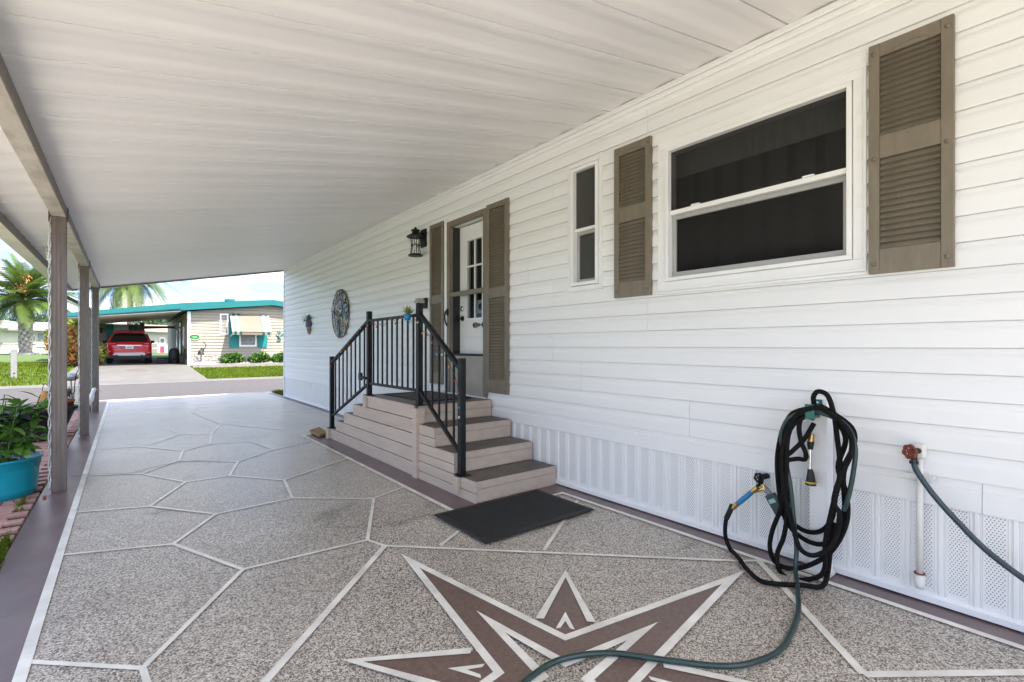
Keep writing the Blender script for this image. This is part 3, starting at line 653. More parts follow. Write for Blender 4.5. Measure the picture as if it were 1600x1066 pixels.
# lantern beside the door
LT = thing('wall_lantern', 'black coach lantern mounted on the siding beside the door shutter', 'lantern', (D, 5.75, 2.66))
lx, ly = 2.99, 5.80
part('back_plate', MB().box(D-.04, D-.012, ly-.075, ly+.075, 2.60, 2.84), blackm, LT, bevel=.01)
part('arm', MB().bar((D-.03, ly, 2.76), (lx, ly, 2.76), .05, .06), blackm, LT, bevel=.008)
part('roof', MB().lathe([(0, .0), (.115, .0), (.118, .010), (.07, .042), (.045, .058), (.045, .085), (.06, .088), (.055, .100), (.018, .112), (.014, .135), (0, .138)], (lx, ly, 2.715), n=24), blackm, LT, smooth=False)
part('base', MB().lathe([(0, 0), (.095, 0), (.095, .014), (.07, .028), (0, .03)], (lx, ly, 2.47), n=24), blackm, LT)
for k in range(6):
    a = k*math.pi/3+.3; ca, sa = math.cos(a), math.sin(a)
    part('bar', MB().tube([(lx+r_*ca, ly+r_*sa, z) for r_, z in ((.068, 2.497), (.058, 2.55), (.054, 2.61), (.060, 2.67), (.068, 2.716))], .005, 6), blackm, LT)
part('ring', MB().tube([(lx+.06*math.cos(a), ly+.06*math.sin(a), 2.612) for a in [2*math.pi*i/24 for i in range(25)]], .006, 6), blackm, LT)
part('bulb', MB().lathe([(0, 0), (.016, .01), (.024, .04), (.014, .07), (.012, .10), (0, .10)], (lx, ly, 2.545), n=14), paleg, LT, smooth=True)
bx_ = thing('door_camera', 'small black box mounted on the siding beside the tall door shutter', 'doorbell', (D, 5.74, 1.84))
part('body', MB().box(D-.05, D-.016, 5.70, 5.79, 1.78, 1.92), blackm, bx_, bevel=.008); part('lens', MB().lathe([(0, 0), (.022, 0), (.018, .01), (0, .012)], n=16), rubber, bx_, loc=(D-.05, 5.745, 1.87), rot=(0, R(-90), 0))

# round tree-of-life wall art
TA = thing('tree_wall_art', 'round metal tree wall art in blue, gold and copper leaves', 'wall art', (D, 9.0, 1.88))
tx, ty, tz, tr = D-.035, 9.0, 1.88, .445
part('rim', MB().tube([(tx, ty+tr*math.cos(a), tz+tr*math.sin(a)) for a in [2*math.pi*i/48 for i in range(49)]], .010, 6), mat('dark_bronze', (.07, .06, .045), None, .4, 9, metal=.6), TA)
tk = MB().tube(spline([(tx, ty-.02, tz-.43), (tx, ty+.01, tz-.25), (tx, ty-.015, tz-.05), (tx, ty+.01, tz+.15), (tx, ty, tz+.33)], 5), [.032-.0012*i for i in range(21)], 7)
rb = random.Random(5)
for k in range(14):
    a = rb.uniform(-.2, 3.34); z = tz-.2+k*.03; r_ = tr*.85
    tk.tube(spline([(tx, ty, z), (tx-.005, ty+.4*r_*math.cos(a), z+.35*(tz+r_*math.sin(a)-z)), (tx, ty+r_*math.cos(a), tz+r_*math.sin(a))], 5), .008, 5)
part('trunk', tk, mat('dark_bronze', (.07, .06, .045)), TA, smooth=True)
for ci, cm in enumerate(colm):
    lv = MB()
    for i in range(110):
        a = rb.uniform(0, 6.283); r_ = tr*math.sqrt(rb.random())
        if abs(r_*math.cos(a)) < .03 and math.sin(a) < 0: continue
        p = Vector((tx+rb.uniform(-.02, .012), ty+r_*math.cos(a), tz+r_*math.sin(a))); b_ = rb.uniform(0, 6.28); q = Vector((rb.uniform(-.3, .3), math.cos(b_), math.sin(b_))).normalized()
        s_ = q.cross(Vector((1, 0, 0))).normalized(); ln = rb.uniform(.075, .12); lv.prism([p-q*ln/2, p+s_*ln*.26, p+q*ln/2, p-s_*ln*.26], (-.003, 0, 0))
    part('leaves', lv, cm, TA, kind='stuff')
# wall pocket
WP = thing('wall_pocket', 'slim wall pocket planter with blue and green faux plants on the siding', 'wall planter', (D, 10.95, 1.75))
part('pocket', MB().lathe([(.02, -.25), (.07, -.22), (.11, -.10), (.13, .06), (.115, .06), (0, .04)], (D-.025, 10.95, 1.78), n=20, sx=.55), mat('wood_tan', (.30, .21, .13), (.2, .13, .08), .7, 12), WP, smooth=True)
part('band', MB().lathe([(.127, .0), (.137, .0), (.137, .10), (.127, .10)], (D-.025, 10.95, 1.70), n=20, sx=.57), mat('pocket_blue', (.03, .06, .18)), WP)
l1 = leaf_mesh('leaf', .17, .05, .5, mat('pocket_green', (.05, .20, .14), (.03, .13, .08), .5, 9, rnd=.3)); l2 = leaf_mesh('leaf', .14, .035, .2, mat('pocket_brown', (.14, .09, .04), (.09, .06, .03), .5, 9, rnd=.3))
for i in range(26): link('leaf', (l1, l2)[i % 2], None, WP, loc=(D-.05, 10.95+random.uniform(-.07, .09), 1.83), rot=(0, R(-random.uniform(5, 85)), random.uniform(1.4, 4.9)))

# mats
mm_ = MB().box(1.806, 2.822, 2.535, 3.195, .013, .019)
RM = tag(part('rubber_mat', mm_, rubber), 'black rubber doormat lying on the speckled floor before the steps', 'mat')
bd = MB(); ringbox(bd, 0, 1, 0, 1, 0, 1, .1) if 0 else None
def flatring(m, x0, x1, y0, y1, z0, z1, t):
    m.box(x0, x1, y0, y0+t, z0, z1); m.box(x0, x1, y1-t, y1, z0, z1); m.box(x0, x0+t, y0+t, y1-t, z0, z1); m.box(x1-t, x1, y0+t, y1-t, z0, z1)
flatring(bd, 1.800, 2.828, 2.529, 3.201, .0125, .022, .05)
part('border', bd, rubber, RM, bevel=.004)
st_ = MB()
for i in range(46):
    for j in range(28):
        x = 1.865+i*.0202; yv = 2.592+j*.0203
        st_.v += [(x, yv, .0192), (x+.012, yv, .0192), (x+.012, yv+.012, .0192), (x, yv+.012, .0192), (x+.006, yv+.006, .0235)]
        k = len(st_.v)-5; st_.f += [(k, k+1, k+4), (k+1, k+2, k+4), (k+2, k+3, k+4), (k+3, k, k+4)]
part('stud_pattern', st_, rubber, RM, kind='stuff')
DM = tag(part('door_mat', MB().box(2.42, 3.0, 4.50, 5.48, .7005, .709), mat('dark_woven', (.05, .045, .042), (.10, .09, .085), .9, 14, .3, 90)), 'dark woven doormat lying on the porch landing', 'mat')
b2 = MB(); flatring(b2, 2.415, 3.005, 4.495, 5.485, .7005, .713, .035); part('border', b2, rubber, DM, bevel=.003)
WB = tag(part('wood_block', MB().prism([G(484, 677)+Vector((0, 0, .0135)), G(499, 685)+Vector((0, 0, .0135)), G(512, 680.5)+Vector((0, 0, .0135)), G(499, 672)+Vector((0, 0, .0135))], (0, 0, .035)), mat('raw_wood', (.34, .20, .085), (.22, .12, .05), .7, 6, stretch=(1, 12, 1)), bevel=.003), 'short raw brown wood offcut on the floor at the foot of the steps', 'wood block')
part('end_grain', MB().box(2.10, 2.16, 7.36, 7.40, .05, .056), mat('raw_wood', (.3, .2, .1)), WB)

# ================================================================== HOSE STATION
HP = thing('hose_post', 'white square post with a green hose hanger standing against the skirting', 'post', (3.05, 1.05, 0))
part('shaft', MB().box(3.005, 3.095, 1.000, 1.092, .001, 1.0), trimw, HP, bevel=.005)
part('base_plate', MB().box(2.992, 3.10, .99, 1.13, .0075, .03), pvc, HP, bevel=.003)
hg = part('hanger', MB().box(2.996, 3.0045, 1.022, 1.070, .90, .985).box(2.90, 2.996, 1.03, 1.062, .885, .905).box(2.884, 2.90, 1.022, 1.070, .885, .965), greenp, HP, bevel=.012)
part('screw', MB().lathe([(0, 0), (.010, 0), (.008, .004), (0, .005)], n=12), chrome, hg, loc=(2.9958, 1.046, .965), rot=(0, R(-90), 0))
def hp(c, X): return W(1120+c[0]/3.23, 600+c[1]/3.23, X)
loops = [
 [(505, 118), (380, 150), (335, 250), (315, 400), (320, 560), (350, 660), (430, 735), (520, 745), (580, 680), (600, 560), (640, 420), (690, 300), (640, 190), (545, 122)],
 [(500, 125), (360, 175), (308, 340), (312, 520), (345, 680), (420, 770), (520, 810), (605, 770), (645, 640), (640, 450), (690, 320), (680, 220), (555, 130)],
 [(495, 130), (365, 200), (340, 420), (330, 600), (280, 740), (268, 830), (300, 905), (390, 932), (500, 900), (590, 830), (655, 700), (655, 560), (612, 420), (650, 270), (560, 140)],
 [(485, 140), (370, 230), (352, 430), (355, 640), (338, 770), (305, 860), (318, 945), (390, 988), (500, 978), (545, 930), (548, 800), (580, 640), (622, 450), (605, 250), (590, 150), (560, 60), (512, 38), (488, 65), (492, 110)],
 [(500, 120), (400, 160), (330, 330), (340, 540), (380, 700), (420, 830), (500, 865), (590, 800), (620, 660), (590, 600), (620, 480), (680, 340), (660, 230), (550, 135)]]
bh = MB()
for i, lp in enumerate(loops):
    X0 = 2.965-.022*i
    bh.tube(spline([hp(c, X0+.012*math.sin(j*1.3+i)) for j, c in enumerate(lp)], 6, True), .0128, 9, False)
bh.tube(spline([hp(c, 2.90) for c in [(490, 175), (435, 165), (415, 215), (425, 290), (448, 345), (445, 380), (405, 378), (330, 385), (380, 340), (440, 280), (490, 200)]], 6), .0125, 9)
tail = [W(1120+75/3.23, 600+622/3.23, 2.99), W(1120+48/3.23, 600+680/3.23, 2.985), W(1120+44/3.23, 600+770/3.23, 2.96)]
tail += [hp((78, 850), 2.91), hp((118, 893), 2.83), G(1166, 890, .014), G(1120+220/3.23, 600+1000/3.23, .014), G(1120+330/3.23, 600+1018/3.23, .014), G(1120+430/3.23, 600+1022/3.23, .014), G(1120+520/3.23, 600+1032/3.23, .014), hp((553, 985), 2.93), hp((570, 870), 2.93), hp((590, 700), 2.94)]
tl_ = [Vector((p.x, p.y, max(p.z, .021))) for p in spline(tail, 7)]; bh.tube(tl_, .0128, 9)
BH = tag(part('fabric_hose', bh, hosem, smooth=True), 'black fabric garden hose coiled over the white hose post', 'hose')
part('collar', MB().tube([tail[0]+Vector((.002, -.004, .016)), tail[0], tail[1]], .0165, 10), rubber, BH, smooth=True)
gpts = [hp(c, 2.90) for c in [(640, 640), (662, 580), (690, 440), (697, 310), (645, 205), (530, 148), (450, 142), (362, 178), (325, 262), (345, 370), (372, 520), (388, 680), (402, 830)]]
gpts += [Vector((2.86, 1.105, .06)), Vector((2.72, 1.04, .016)), G(1246, 962, .014), G(1222, 1012, .014), G(1180, 1034, .024), G(1130, 1041, .024), G(1050, 1033, .026), G(960, 1021, .026), G(895, 1026, .026), G(850, 1043, .024), G(800, 1085, .014), G(740, 1150, .014)]
GH = tag(part('green_hose', MB().tube(spline(gpts, 7), .0118, 10), greenh, smooth=True), 'glossy dark green hose trailing from the coil across the painted star', 'hose')
# nozzle hanging inside the coil
NZ = thing('hose_nozzle', 'black and yellow spray wand hanging inside the hose coil', 'nozzle', tuple(hp((480, 250), 2.97)))
pn = [hp((478, 255), 2.95), hp((474, 290), 2.95), hp((472, 330), 2.95), hp((470, 430), 2.95), hp((474, 450), 2.95), hp((474, 510), 2.95)]
part('coupling', MB().tube([pn[0], pn[1]], .0155, 12), brass, NZ); part('grip', MB().tube([pn[1], pn[2]], [.018, .013], 12), rubber, NZ)
part('wand', MB().tube([pn[2], pn[3]], .009, 10), chrome, NZ); part('head', MB().tube([pn[3], pn[4], pn[5]], [.012, .017, .027], 14), rubber, NZ)
part('face_ring', MB().tube([hp((474, 492), 2.95), hp((474, 500), 2.95)], .0275, 14), mat('yellow_plastic', (.55, .36, .04)), NZ)
def handwheel(parent, c, ax, r, m):
    ax = Vector(ax).normalized(); u = ax.orthogonal().normalized(); v_ = ax.cross(u)
    mb = MB().tube([Vector(c)+(u*math.cos(a)+v_*math.sin(a))*r*(1+.10*math.cos(6*a)) for a in [2*math.pi*i/36 for i in range(37)]], r*.24, 7)
    for k in range(3): d = u*math.cos(k*math.pi/3)+v_*math.sin(k*math.pi/3); mb.bar(Vector(c)-d*r, Vector(c)+d*r, r*.25, r*.25, up=ax)
    mb.tube([Vector(c)-ax*r*.3, Vector(c)+ax*r*.3], r*.34, 10); return part('handwheel', mb, m, parent, smooth=False)
S1 = thing('tap', 'black-handled tap with brass fittings low on the perforated skirting', 'tap', tuple(W(1190, 750)))
t0 = W(1186, 747, 3.06)
part('body', MB().tube([Vector((3.135, t0.y-.02, t0.z+.005)), t0+Vector((.02, 0, 0))], .017, 12).tube([t0+Vector((.03, 0, 0)), t0+Vector((.012, 0, -.055))], .014, 12), blackm, S1, smooth=True)
handwheel(S1, t0, (-1, 0, 0), .026, blackm)
part('splitter', MB().tube([W(1192, 757, 3.05), W(1194, 766, 3.045)], .014, 10).tube([W(1194, 763, 3.045), W(1176, 769, 3.02)], .012, 10), brass, S1)
part('lever', MB().bar(W(1184, 757, 3.03), W(1182, 766, 3.03), .008, .012), blackm, S1)
part('connector', MB().tube([W(1184, 762, 3.02), W(1175, 769, 3.02)], .0155, 8).tube([W(1153, 787, 2.99), W(1145, 794, 2.99)], .0155, 8), brass, S1)
sg = MB()
for k in range(8): a = W(1175-22*k/8, 769+18*k/8, 3.02-.03*k/8); b = W(1175-22*(k+.7)/8, 769+18*(k+.7)/8, 3.02-.03*(k+.7)/8); sg.tube([a, b], .0165, 10)
part('blue_coil', sg.tube([W(1175, 769, 3.02), W(1153, 787, 2.99)], .0135, 10), bluem, S1)
TM = thing('hose_timer', 'grey-green water timer with small display hanging from the tap', 'timer', tuple(W(1215, 780)))
a, b = W(1203, 772, 3.05), W(1222, 806, 3.05); dd_ = (b-a).normalized()
part('neck', MB().bar(W(1194, 762, 3.05), a, .03, .022, up=(1, 0, 0)), mat('neck_grey', (.22, .24, .25)), TM, bevel=.004)
part('body', MB().bar(a, b, .038, .06, up=(0, 1, 0)), mat('timer_dark', (.03, .055, .055)), TM, bevel=.008)
sd_ = MB().bar(a+dd_*.028+Vector((-.0195, 0, 0)), a+dd_*.052+Vector((-.0195, 0, 0)), .004, .038, up=(0, 1, 0))
part('display', sd_, mat('lcd', (.35, .55, .50)), TM)
S2 = thing('standpipe', 'white plastic standpipe with red valve wheel on the skirting', 'standpipe', tuple(W(1437, 900)))
py_ = W(1437, 850, 3.09).y
part('pipe', MB().tube([(3.09, py_, .10), (3.09, py_, .74)], .0145, 14), pvc, S2, smooth=True)
part('cap', MB().lathe([(0, -.012), (.018, -.008), (.0225, .008), (.0225, .058), (.0, .058)], (3.09, py_, .085), n=18), pvc, S2, smooth=True)
part('elbow', MB().box(3.066, 3.12, py_-.024, py_+.024, .725, .795), pvc, S2, bevel=.01)
part('strap', MB().box(3.07, 3.118, py_-.055, py_+.055, .628, .642), pvc, S2)
part('clamp', MB().tube([(3.09, py_, .148), (3.09, py_, .153)], .0235, 14), rustred, S2)
tv = Vector((3.03, py_+.012, .762))
part('valve', MB().tube([(3.07, py_, .762), tv], .014, 10).tube([tv+Vector((.012, 0, 0)), tv+Vector((.01, 0, -.05))], .014, 10), blackm, S2)
handwheel(S2, tv+Vector((-.02, .01, 0)), (-1, .5, .1), .029, rustred)
part('clamp', MB().tube([tv+Vector((.01, 0, -.048)), tv+Vector((.01, 0, -.062))], .0185, 12), rubber, S2)
s2 = [tv+Vector((.01, 0, -.045)), W(1428, 722, 3.035), W(1433, 737, 3.033), W(1460, 775, 3.03), W(1497, 816, 3.025), W(1540, 859, 3.015), W(1600, 905, 3.0), W(1680, 958, 2.97), Vector((2.90, -.12, .03)), Vector((2.75, -.4, .014)), Vector((2.6, -1.2, .014))]
tag(part('slate_hose', MB().tube(spline(s2, 7), .0128, 10), greyh, smooth=True), 'slate blue hose drooping from the red valve along the skirting', 'hose')

# ================================================================== LEFT EDGE: pavers, planters
PV = struct('brick_path', MB().box(-1.22, -.585, 3.0, 14.4, -.10, -.028), soilm)
bk = MB().box(-.099, .099, -.047, .047, -.05, 0).mesh('brick'); bk.materials.append(brickm)
nb = 0
yv = 3.4
while yv < 13 and nb < 297:
    for c_ in range(3):
        xb = -.692-.207*c_-(.10 if int(round((yv-3.4)/.1045)) % 2 else 0)
        link('brick', bk, brickm, PV, loc=(xb, yv, -.008+random.uniform(-.005, .005)), rot=(random.uniform(-.012, .012), random.uniform(-.012, .012), random.uniform(-.03, .03)), bevel=.006); nb += 1
    yv += .1045
def blades(name, spots, label, hmin, hmax, wd, seed, m=bladem):
    rr = random.Random(seed); mb = MB()
    for (x, y_, z) in spots:
        a = rr.uniform(0, 6.28); hh = rr.uniform(hmin, hmax); dx, dy = math.cos(a), math.sin(a); ln = rr.uniform(.1, .7)*hh
        mb.v += [(x-dy*wd, y_+dx*wd, z), (x+dy*wd, y_-dx*wd, z), (x+dx*ln*.4+dy*wd*.6, y_+dy*ln*.4-dx*wd*.6, z+hh*.6), (x+dx*ln, y_+dy*ln, z+hh)]
        k = len(mb.v)-4; mb.f += [(k, k+1, k+2), (k, k+2, k+3)]
    o = part(name, mb, m); o['kind'] = 'stuff'; tag(o, label, 'grass'); return o
rg = random.Random(11)
blades('lawn_grass', [(rg.uniform(-6.5, -1.2), rg.uniform(6, 14.7), -.03) for _ in range(26000)], 'green lawn strip beside the brick path up to the road', .03, .085, .004, 1)
blades('edge_grass', [(-.60+rg.gauss(0, .013)-.02*k, yy+rg.gauss(0, .10), -.02) for k, (yy, n) in enumerate(((4.05, 300), (4.45, 200), (3.75, 260), (5.55, 40))) for _ in range(n)], 'bright grass tufts growing in the joint between bricks and slab', .03, .075, .0035, 2)
blades('corner_grass', [(rg.uniform(3.2, 5.5), rg.uniform(13.3, 14.8), -.03) for _ in range(9000)], 'small grass patch at the street corner of the white house', .05, .12, .005, 3)
def onland(n, x0, x1, y0, y1): return [(x, y_, gh(y_)-.03) for x, y_ in ((rg.uniform(x0, x1), rg.uniform(y0, y1)) for _ in range(n))]
blades('front_lawn', onland(26000, 2.45, 9.5, 21.35, 26.9), 'bright lawn before the cream house with turquoise roof', .05, .12, .010, 4)
blades('side_lawn', onland(42000, -16, -1.85, 21.35, 36), 'wide green lawn around the stout palm', .05, .12, .014, 5)
# turquoise planter
TPc = Vector((-.875, 5.98, -.012))
TP = thing('turquoise_planter', 'round turquoise plastic planter standing on the bricks beside the carport post', 'planter', TPc)
part('pot', MB().lathe([(0, 0), (.235, 0), (.250, .018), (.257, .05), (.260, .056), (.260, .064), (.276, .235), (.278, .24), (.278, .252), (.282, .256), (.290, .315), (.300, .32), (.300, .335), (.284, .338), (.276, .31), (0, .30)], TPc, n=56), potm, TP, smooth=True)
part('soil', MB().lathe([(0, .304), (.276, .3045), (.0, .306)], TPc, n=24), soilm, TP)
lA = [leaf_mesh('leaf', .15, .066, .25, leafm), leaf_mesh('leaf', .12, .055, .4, leafm), leaf_mesh('leaf', .17, .07, .15, leafm)]
lD = leaf_mesh('leaf', .12, .085, .3, leafd)
PL = thing('leafy_plant', 'bushy glossy green plant growing in the turquoise planter', 'plant', TPc+Vector((0, 0, .30)))
rp = random.Random(21); tips = []
stems = MB()
for k in range(52):
    a = rp.uniform(0, 6.28); r_ = rp.uniform(.02, .20); b0 = TPc+Vector((r_*math.cos(a), r_*math.sin(a), .30)); hh = rp.uniform(.14, .56); lean = rp.uniform(.05, .26)
    t = b0+Vector((math.cos(a)*lean, math.sin(a)*lean, hh)); sp3 = spline([b0, b0*.5+t*.5+Vector((0, 0, .05)), t], 5); stems.tube(sp3, .004, 5); tips.append(sp3)
part('stems', stems, mat('stem_green', (.06, .11, .03)), PL)
for i in range(290):
    s_ = rp.choice(tips); p = s_[rp.randint(3, len(s_)-1)]
    link('leaf', lA[i % 3], None, PL, loc=p, rot=(rp.uniform(-.5, .5), rp.uniform(-.9, .55), rp.uniform(0, 6.28)))
for i in range(9): link('dark_leaf', lD, None, PL, loc=TPc+Vector((.10+.05*math.cos(i*.7), .02+.05*math.sin(i*.7), .60+.012*i)), rot=(rp.uniform(-.6, .6), rp.uniform(-.8, .3), i*.7))
fl = thing('fallen_petal', 'small red petal lying on the slab edge by the planter', 'petal', G(70, 776))
part('petal', leafobj if False else MB().prism([G(66, 777, .012), G(72, 774, .012), G(73, 776, .016), G(68, 779, .012)], (0, 0, .004)), mat('petal_red', (.4, .02, .03)), fl)
# black trough planter
BPc = Vector((-.99, 9.3, -.012))
BP = thing('black_planter', 'large tapered black plastic planter between two carport posts', 'planter', BPc)
part('pot', MB().lathe([(0, 0), (.27, 0), (.285, .02), (.425, .40), (.46, .41), (.46, .445), (.435, .45), (.415, .41), (0, .40)], BPc, n=40), rubber, BP, smooth=True)
part('soil', MB().lathe([(0, .404), (.415, .405), (0, .407)], BPc, n=20), soilm, BP)
fpc = BPc+Vector((.29, .02, .41))
FPt = thing('terracotta_pot', 'small terracotta pot of grey-green succulents set in the black planter', 'pot', fpc)
part('pot', MB().lathe([(0, 0), (.085, 0), (.115, .09), (.13, .092), (.13, .125), (.112, .125), (0, .115)], fpc, n=28), terra, FPt, smooth=True)
ls = leaf_mesh('leaf', .12, .030, -.2, mat('succulent', (.20, .24, .14), (.11, .15, .08), .5, 9, rnd=.3))
for i in range(70): link('leaf', ls, None, FPt, loc=fpc+Vector((random.uniform(-.09, .09), random.uniform(-.09, .09), .11+random.uniform(0, .10))), rot=(0, R(-random.uniform(15, 85)), random.uniform(0, 6.28)))
sunp = BPc+Vector((.12, -.10, .56))
SO = thing('sun_ornament', 'rusty orange fluted metal ornament with hanging loop in the black planter', 'ornament', sunp)
part('disc', MB().lathe([(.02, .12), (.05, .11), (.09, .06), (.135, -.03), (.16, -.12), (.15, -.14), (0, -.14)], sunp, n=26, sx=.62, sy=.62), mat('rust_orange', (.52, .26, .07), (.38, .17, .045), .7, 20, stretch=(6, 6, 1)), SO)
part('loop', MB().tube(spline([sunp+Vector((-.03, 0, .11)), sunp+Vector((-.02, 0, .18)), sunp+Vector((.0, 0, .22)), sunp+Vector((.03, 0, .18))], 5), .004, 6), blackm, SO)
part('stake', MB().tube([sunp+Vector((.09, 0, -.14)), sunp+Vector((.09, 0, .25))], .005, 6), blackm, SO)
SH = thing('shepherd_hook', 'thin black shepherd hook standing in the black planter', 'plant hook', BPc+Vector((.30, 0, 0)))
hx, hy = BPc.x+.40, BPc.y-.02
part('rod', MB().tube(spline([(hx, hy, .35), (hx+.01, hy, .60), (hx+.03, hy, .86), (hx+.06, hy, .96), (hx+.02, hy, 1.03), (hx-.08, hy, 1.05), (hx-.14, hy, 1.0), (hx-.13, hy, .96)], 6), .006, 6), blackm, SH)
SLm = thing('solar_light', 'round solar garden light with pale dome on a stake in the planter', 'solar light', BPc+Vector((.1, .1, 0)))
q = BPc+Vector((.37, .10, .84))
part('bowl', MB().lathe([(0, -.05), (.04, -.045), (.09, -.015), (.105, .01), (.095, .012), (0, .0)], q, n=26), mat('bowl_grey', (.30, .27, .24)), SLm, smooth=True)
part('dome', MB().lathe([(0, .0015), (.092, .0125), (.08, .04), (.045, .06), (0, .066)], q, n=26), mat('solar_dome', (.55, .56, .68), None, .2), SLm, smooth=True)
part('stake', MB().tube([q+Vector((0, 0, -.05)), q+Vector((.02, 0, -.42))], .009, 7), mat('bowl_grey', (.3, .27, .24)), SLm)
# white bird statue by the street-end post
st = G(139, 648)
BS = thing('bird_statue', 'small white garden bird statue beside the street-end carport post', 'statue', st)
bb_ = st+Vector((0, 0, .0))
part('body', MB().tube(spline([bb_+Vector((-.06, 0, .16)), bb_+Vector((-.03, 0, .22)), bb_+Vector((.03, 0, .32)), bb_+Vector((.05, 0, .40)), bb_+Vector((.075, 0, .47)), bb_+Vector((.10, 0, .46))], 4), [.01, .03, .05, .062, .066, .066, .062, .055, .048, .042, .036, .032, .030, .030, .032, .034, .034, .03, .022, .016, .008], 10), trimw, BS, smooth=True)
part('beak', MB().tube([bb_+Vector((.10, 0, .46)), bb_+Vector((.17, 0, .44))], [.012, .003], 8), mat('beak', (.4, .25, .08)), BS)
for s_ in (-.025, .025): part('leg', MB().tube([bb_+Vector((-.01, s_, .0)), bb_+Vector((-.01, s_, .2))], .007, 6), pvc, BS)

# ================================================================== ACROSS THE STREET
NH = thing('cream_house', 'cream sided house with turquoise roof edge and attached carport across the street', 'house', (6.2, 28.8, .3))
NY = 28.8; NZ = .30; nx0, nx1, pk = 2.41, 9.97, 6.19
def lapwall(m, x0, x1, y, z0, ztop, lap=.155, axis='x'):
    z = z0
    while z < 3.6:
        t = min(z+lap, 9)
        q = []
        def cl(x, zz): return min(zz, ztop(x))
        if z >= max(ztop(x0), ztop(x1), ztop((x0+x1)/2)): break
        xm = sorted({x0, x1, *[x0+(x1-x0)*i/24 for i in range(25)]})
        for a, b in zip(xm, xm[1:]):
            if cl(a, z) >= ztop(a) and cl(b, z) >= ztop(b): continue
            p = [(a, -.034, cl(a, z)), (b, -.034, cl(b, z)), (b, -.026, cl(b, z+lap*.6)), (b, 0, cl(b, t)), (a, 0, cl(a, t)), (a, -.026, cl(a, z+lap*.55))]
            for quad in ((p[0], p[1], p[2], p[5]), (p[5], p[2], p[3], p[4]), ((a, 0, p[0][2]), (b, 0, p[1][2]), p[1], p[0])):
                m.sheet([(u_, y+d_, z_) if axis == 'x' else (y+d_, u_, z_) for u_, d_, z_ in quad])
        z = t
gab = lambda x: 3.0+.48*(1-abs(x-pk)/(pk-nx0)) if nx0-.01 <= x <= nx1+.01 else 3.0
fw = MB(); lapwall(fw, nx0, nx1, NY, .86, gab)
part('front_wall', fw, beige, NH)
part('wall_core', MB().prism([(nx0+.01, NY+.003, NZ-.2), (nx1, NY+.003, NZ-.2), (nx1, NY+.003, 3.0), (pk, NY+.003, 3.48), (nx0+.01, NY+.003, 3.0)], (0, 15, 0)), beige, NH)
sw = MB(); lapwall(sw, NY+.01, NY+15, nx0, .86, lambda x: 2.98, axis='y')
part('side_wall', sw, beige, NH)
part('corner_board', MB().box(nx0-.035, nx0+.10, NY-.035, NY+.06, NZ, 3.0), trimw, NH)
# roof edge
bandT = [(nx0-.32, 3.05), (pk, 3.50), (nx1+.3, 3.05)]
part('roof', MB().prism([(nx0-.32, NY-.35, 3.02), (pk, NY-.35, 3.49), (nx1+.3, NY-.35, 3.02), (nx1+.3, NY-.35, 3.34), (pk, NY-.35, 3.78), (nx0-.32, NY-.35, 3.38)], (0, 15.6, 0)), turq, NH)
part('roof_ridge', MB().box(4.0, 4.4, NY-.3, NY+.2, 3.60, 3.70), turq, NH)
cpx0, cpx1 = -1.98, nx0-.325
NCP = part('carport_roof', MB().prism([(cpx0, NY-.34, 2.70), (cpx1, NY-.34, 3.07), (cpx1, NY-.34, 3.10), (cpx0, NY-.34, 2.73)], (0, 12, 0)), trimw, NH)
part('carport_fascia', MB().prism([(cpx0, NY-.36, 2.52), (cpx1, NY-.36, 3.04), (cpx1, NY-.36, 3.38), (cpx0, NY-.36, 2.73)], (0, .018, 0)).prism([(cpx0, NY-.40, 2.56), (cpx1, NY-.40, 3.10), (cpx1, NY-.40, 3.20), (cpx0, NY-.40, 2.64)], (0, .038, 0)), turq, NCP)
part('carport_soffit', MB().prism([(cpx0, NY-.33, 2.50), (cpx1, NY-.33, 2.98), (cpx1, NY-.33, 3.00), (cpx0, NY-.33, 2.52)], (0, 9, 0)), mat('soffit', (.78, .75, .70)), NCP)
part('carport_beam', MB().prism([(cpx0, NY+8.7, 2.2), (nx0, NY+8.7, 2.42), (nx0, NY+8.7, 2.55), (cpx0, NY+8.7, 2.5)], (0, .15, 0)), mat('dark_beam', (.10, .09, .085)), NCP)
part('carport_post', MB().box(-1.9, -1.8, NY+8, NY+8.1, .3, 2.52), trimw, NCP)
# windows, shutters, awning on the front
def nwin(u0, v0, u1, v1, Y=NY-.05, fr=.07):
    a, b = F(u0, v0, Y), F(u1, v1, Y); x0, x1, z1, z0 = a.x, b.x, a.z, b.z
    f = part('window', ringbox(MB(), 0, .05, x0, x1, z0, z1, fr), trimw, NH) if 0 else None
    m = MB(); m.box(x0, x1, Y, Y+.05, z0, z0+fr).box(x0, x1, Y, Y+.05, z1-fr, z1).box(x0, x0+fr, Y, Y+.05, z0+fr, z1-fr).box(x1-fr, x1, Y, Y+.05, z0+fr, z1-fr)
    f = part('window', m, trimw, NH)
    pn = MB().box(x0+fr, x1-fr, Y+.02, Y+.03, z0+fr, z1-fr); part('pane', pn, mat('grey_pane', (.13, .125, .12), (.30, .28, .26), .2, 7, stretch=(9, 1, 1)), f)
    return f
nwin(343.5, 490, 357, 523); nwin(374, 515, 401, 541.5)
for u0, u1 in ((358.5, 373), (403.5, 417.5)):
    a, b = F(u0, 498, NY-.06), F(u1, 543.5, NY-.06); s_ = part('shutter', MB().box(a.x, b.x, NY-.06, NY-.023, b.z, a.z), teal, NH)
    part('shutter_panel', MB().box(a.x+.06, b.x-.06, NY-.068, NY-.0605, b.z+.06, (a.z+b.z)/2-.03), teal, s_)
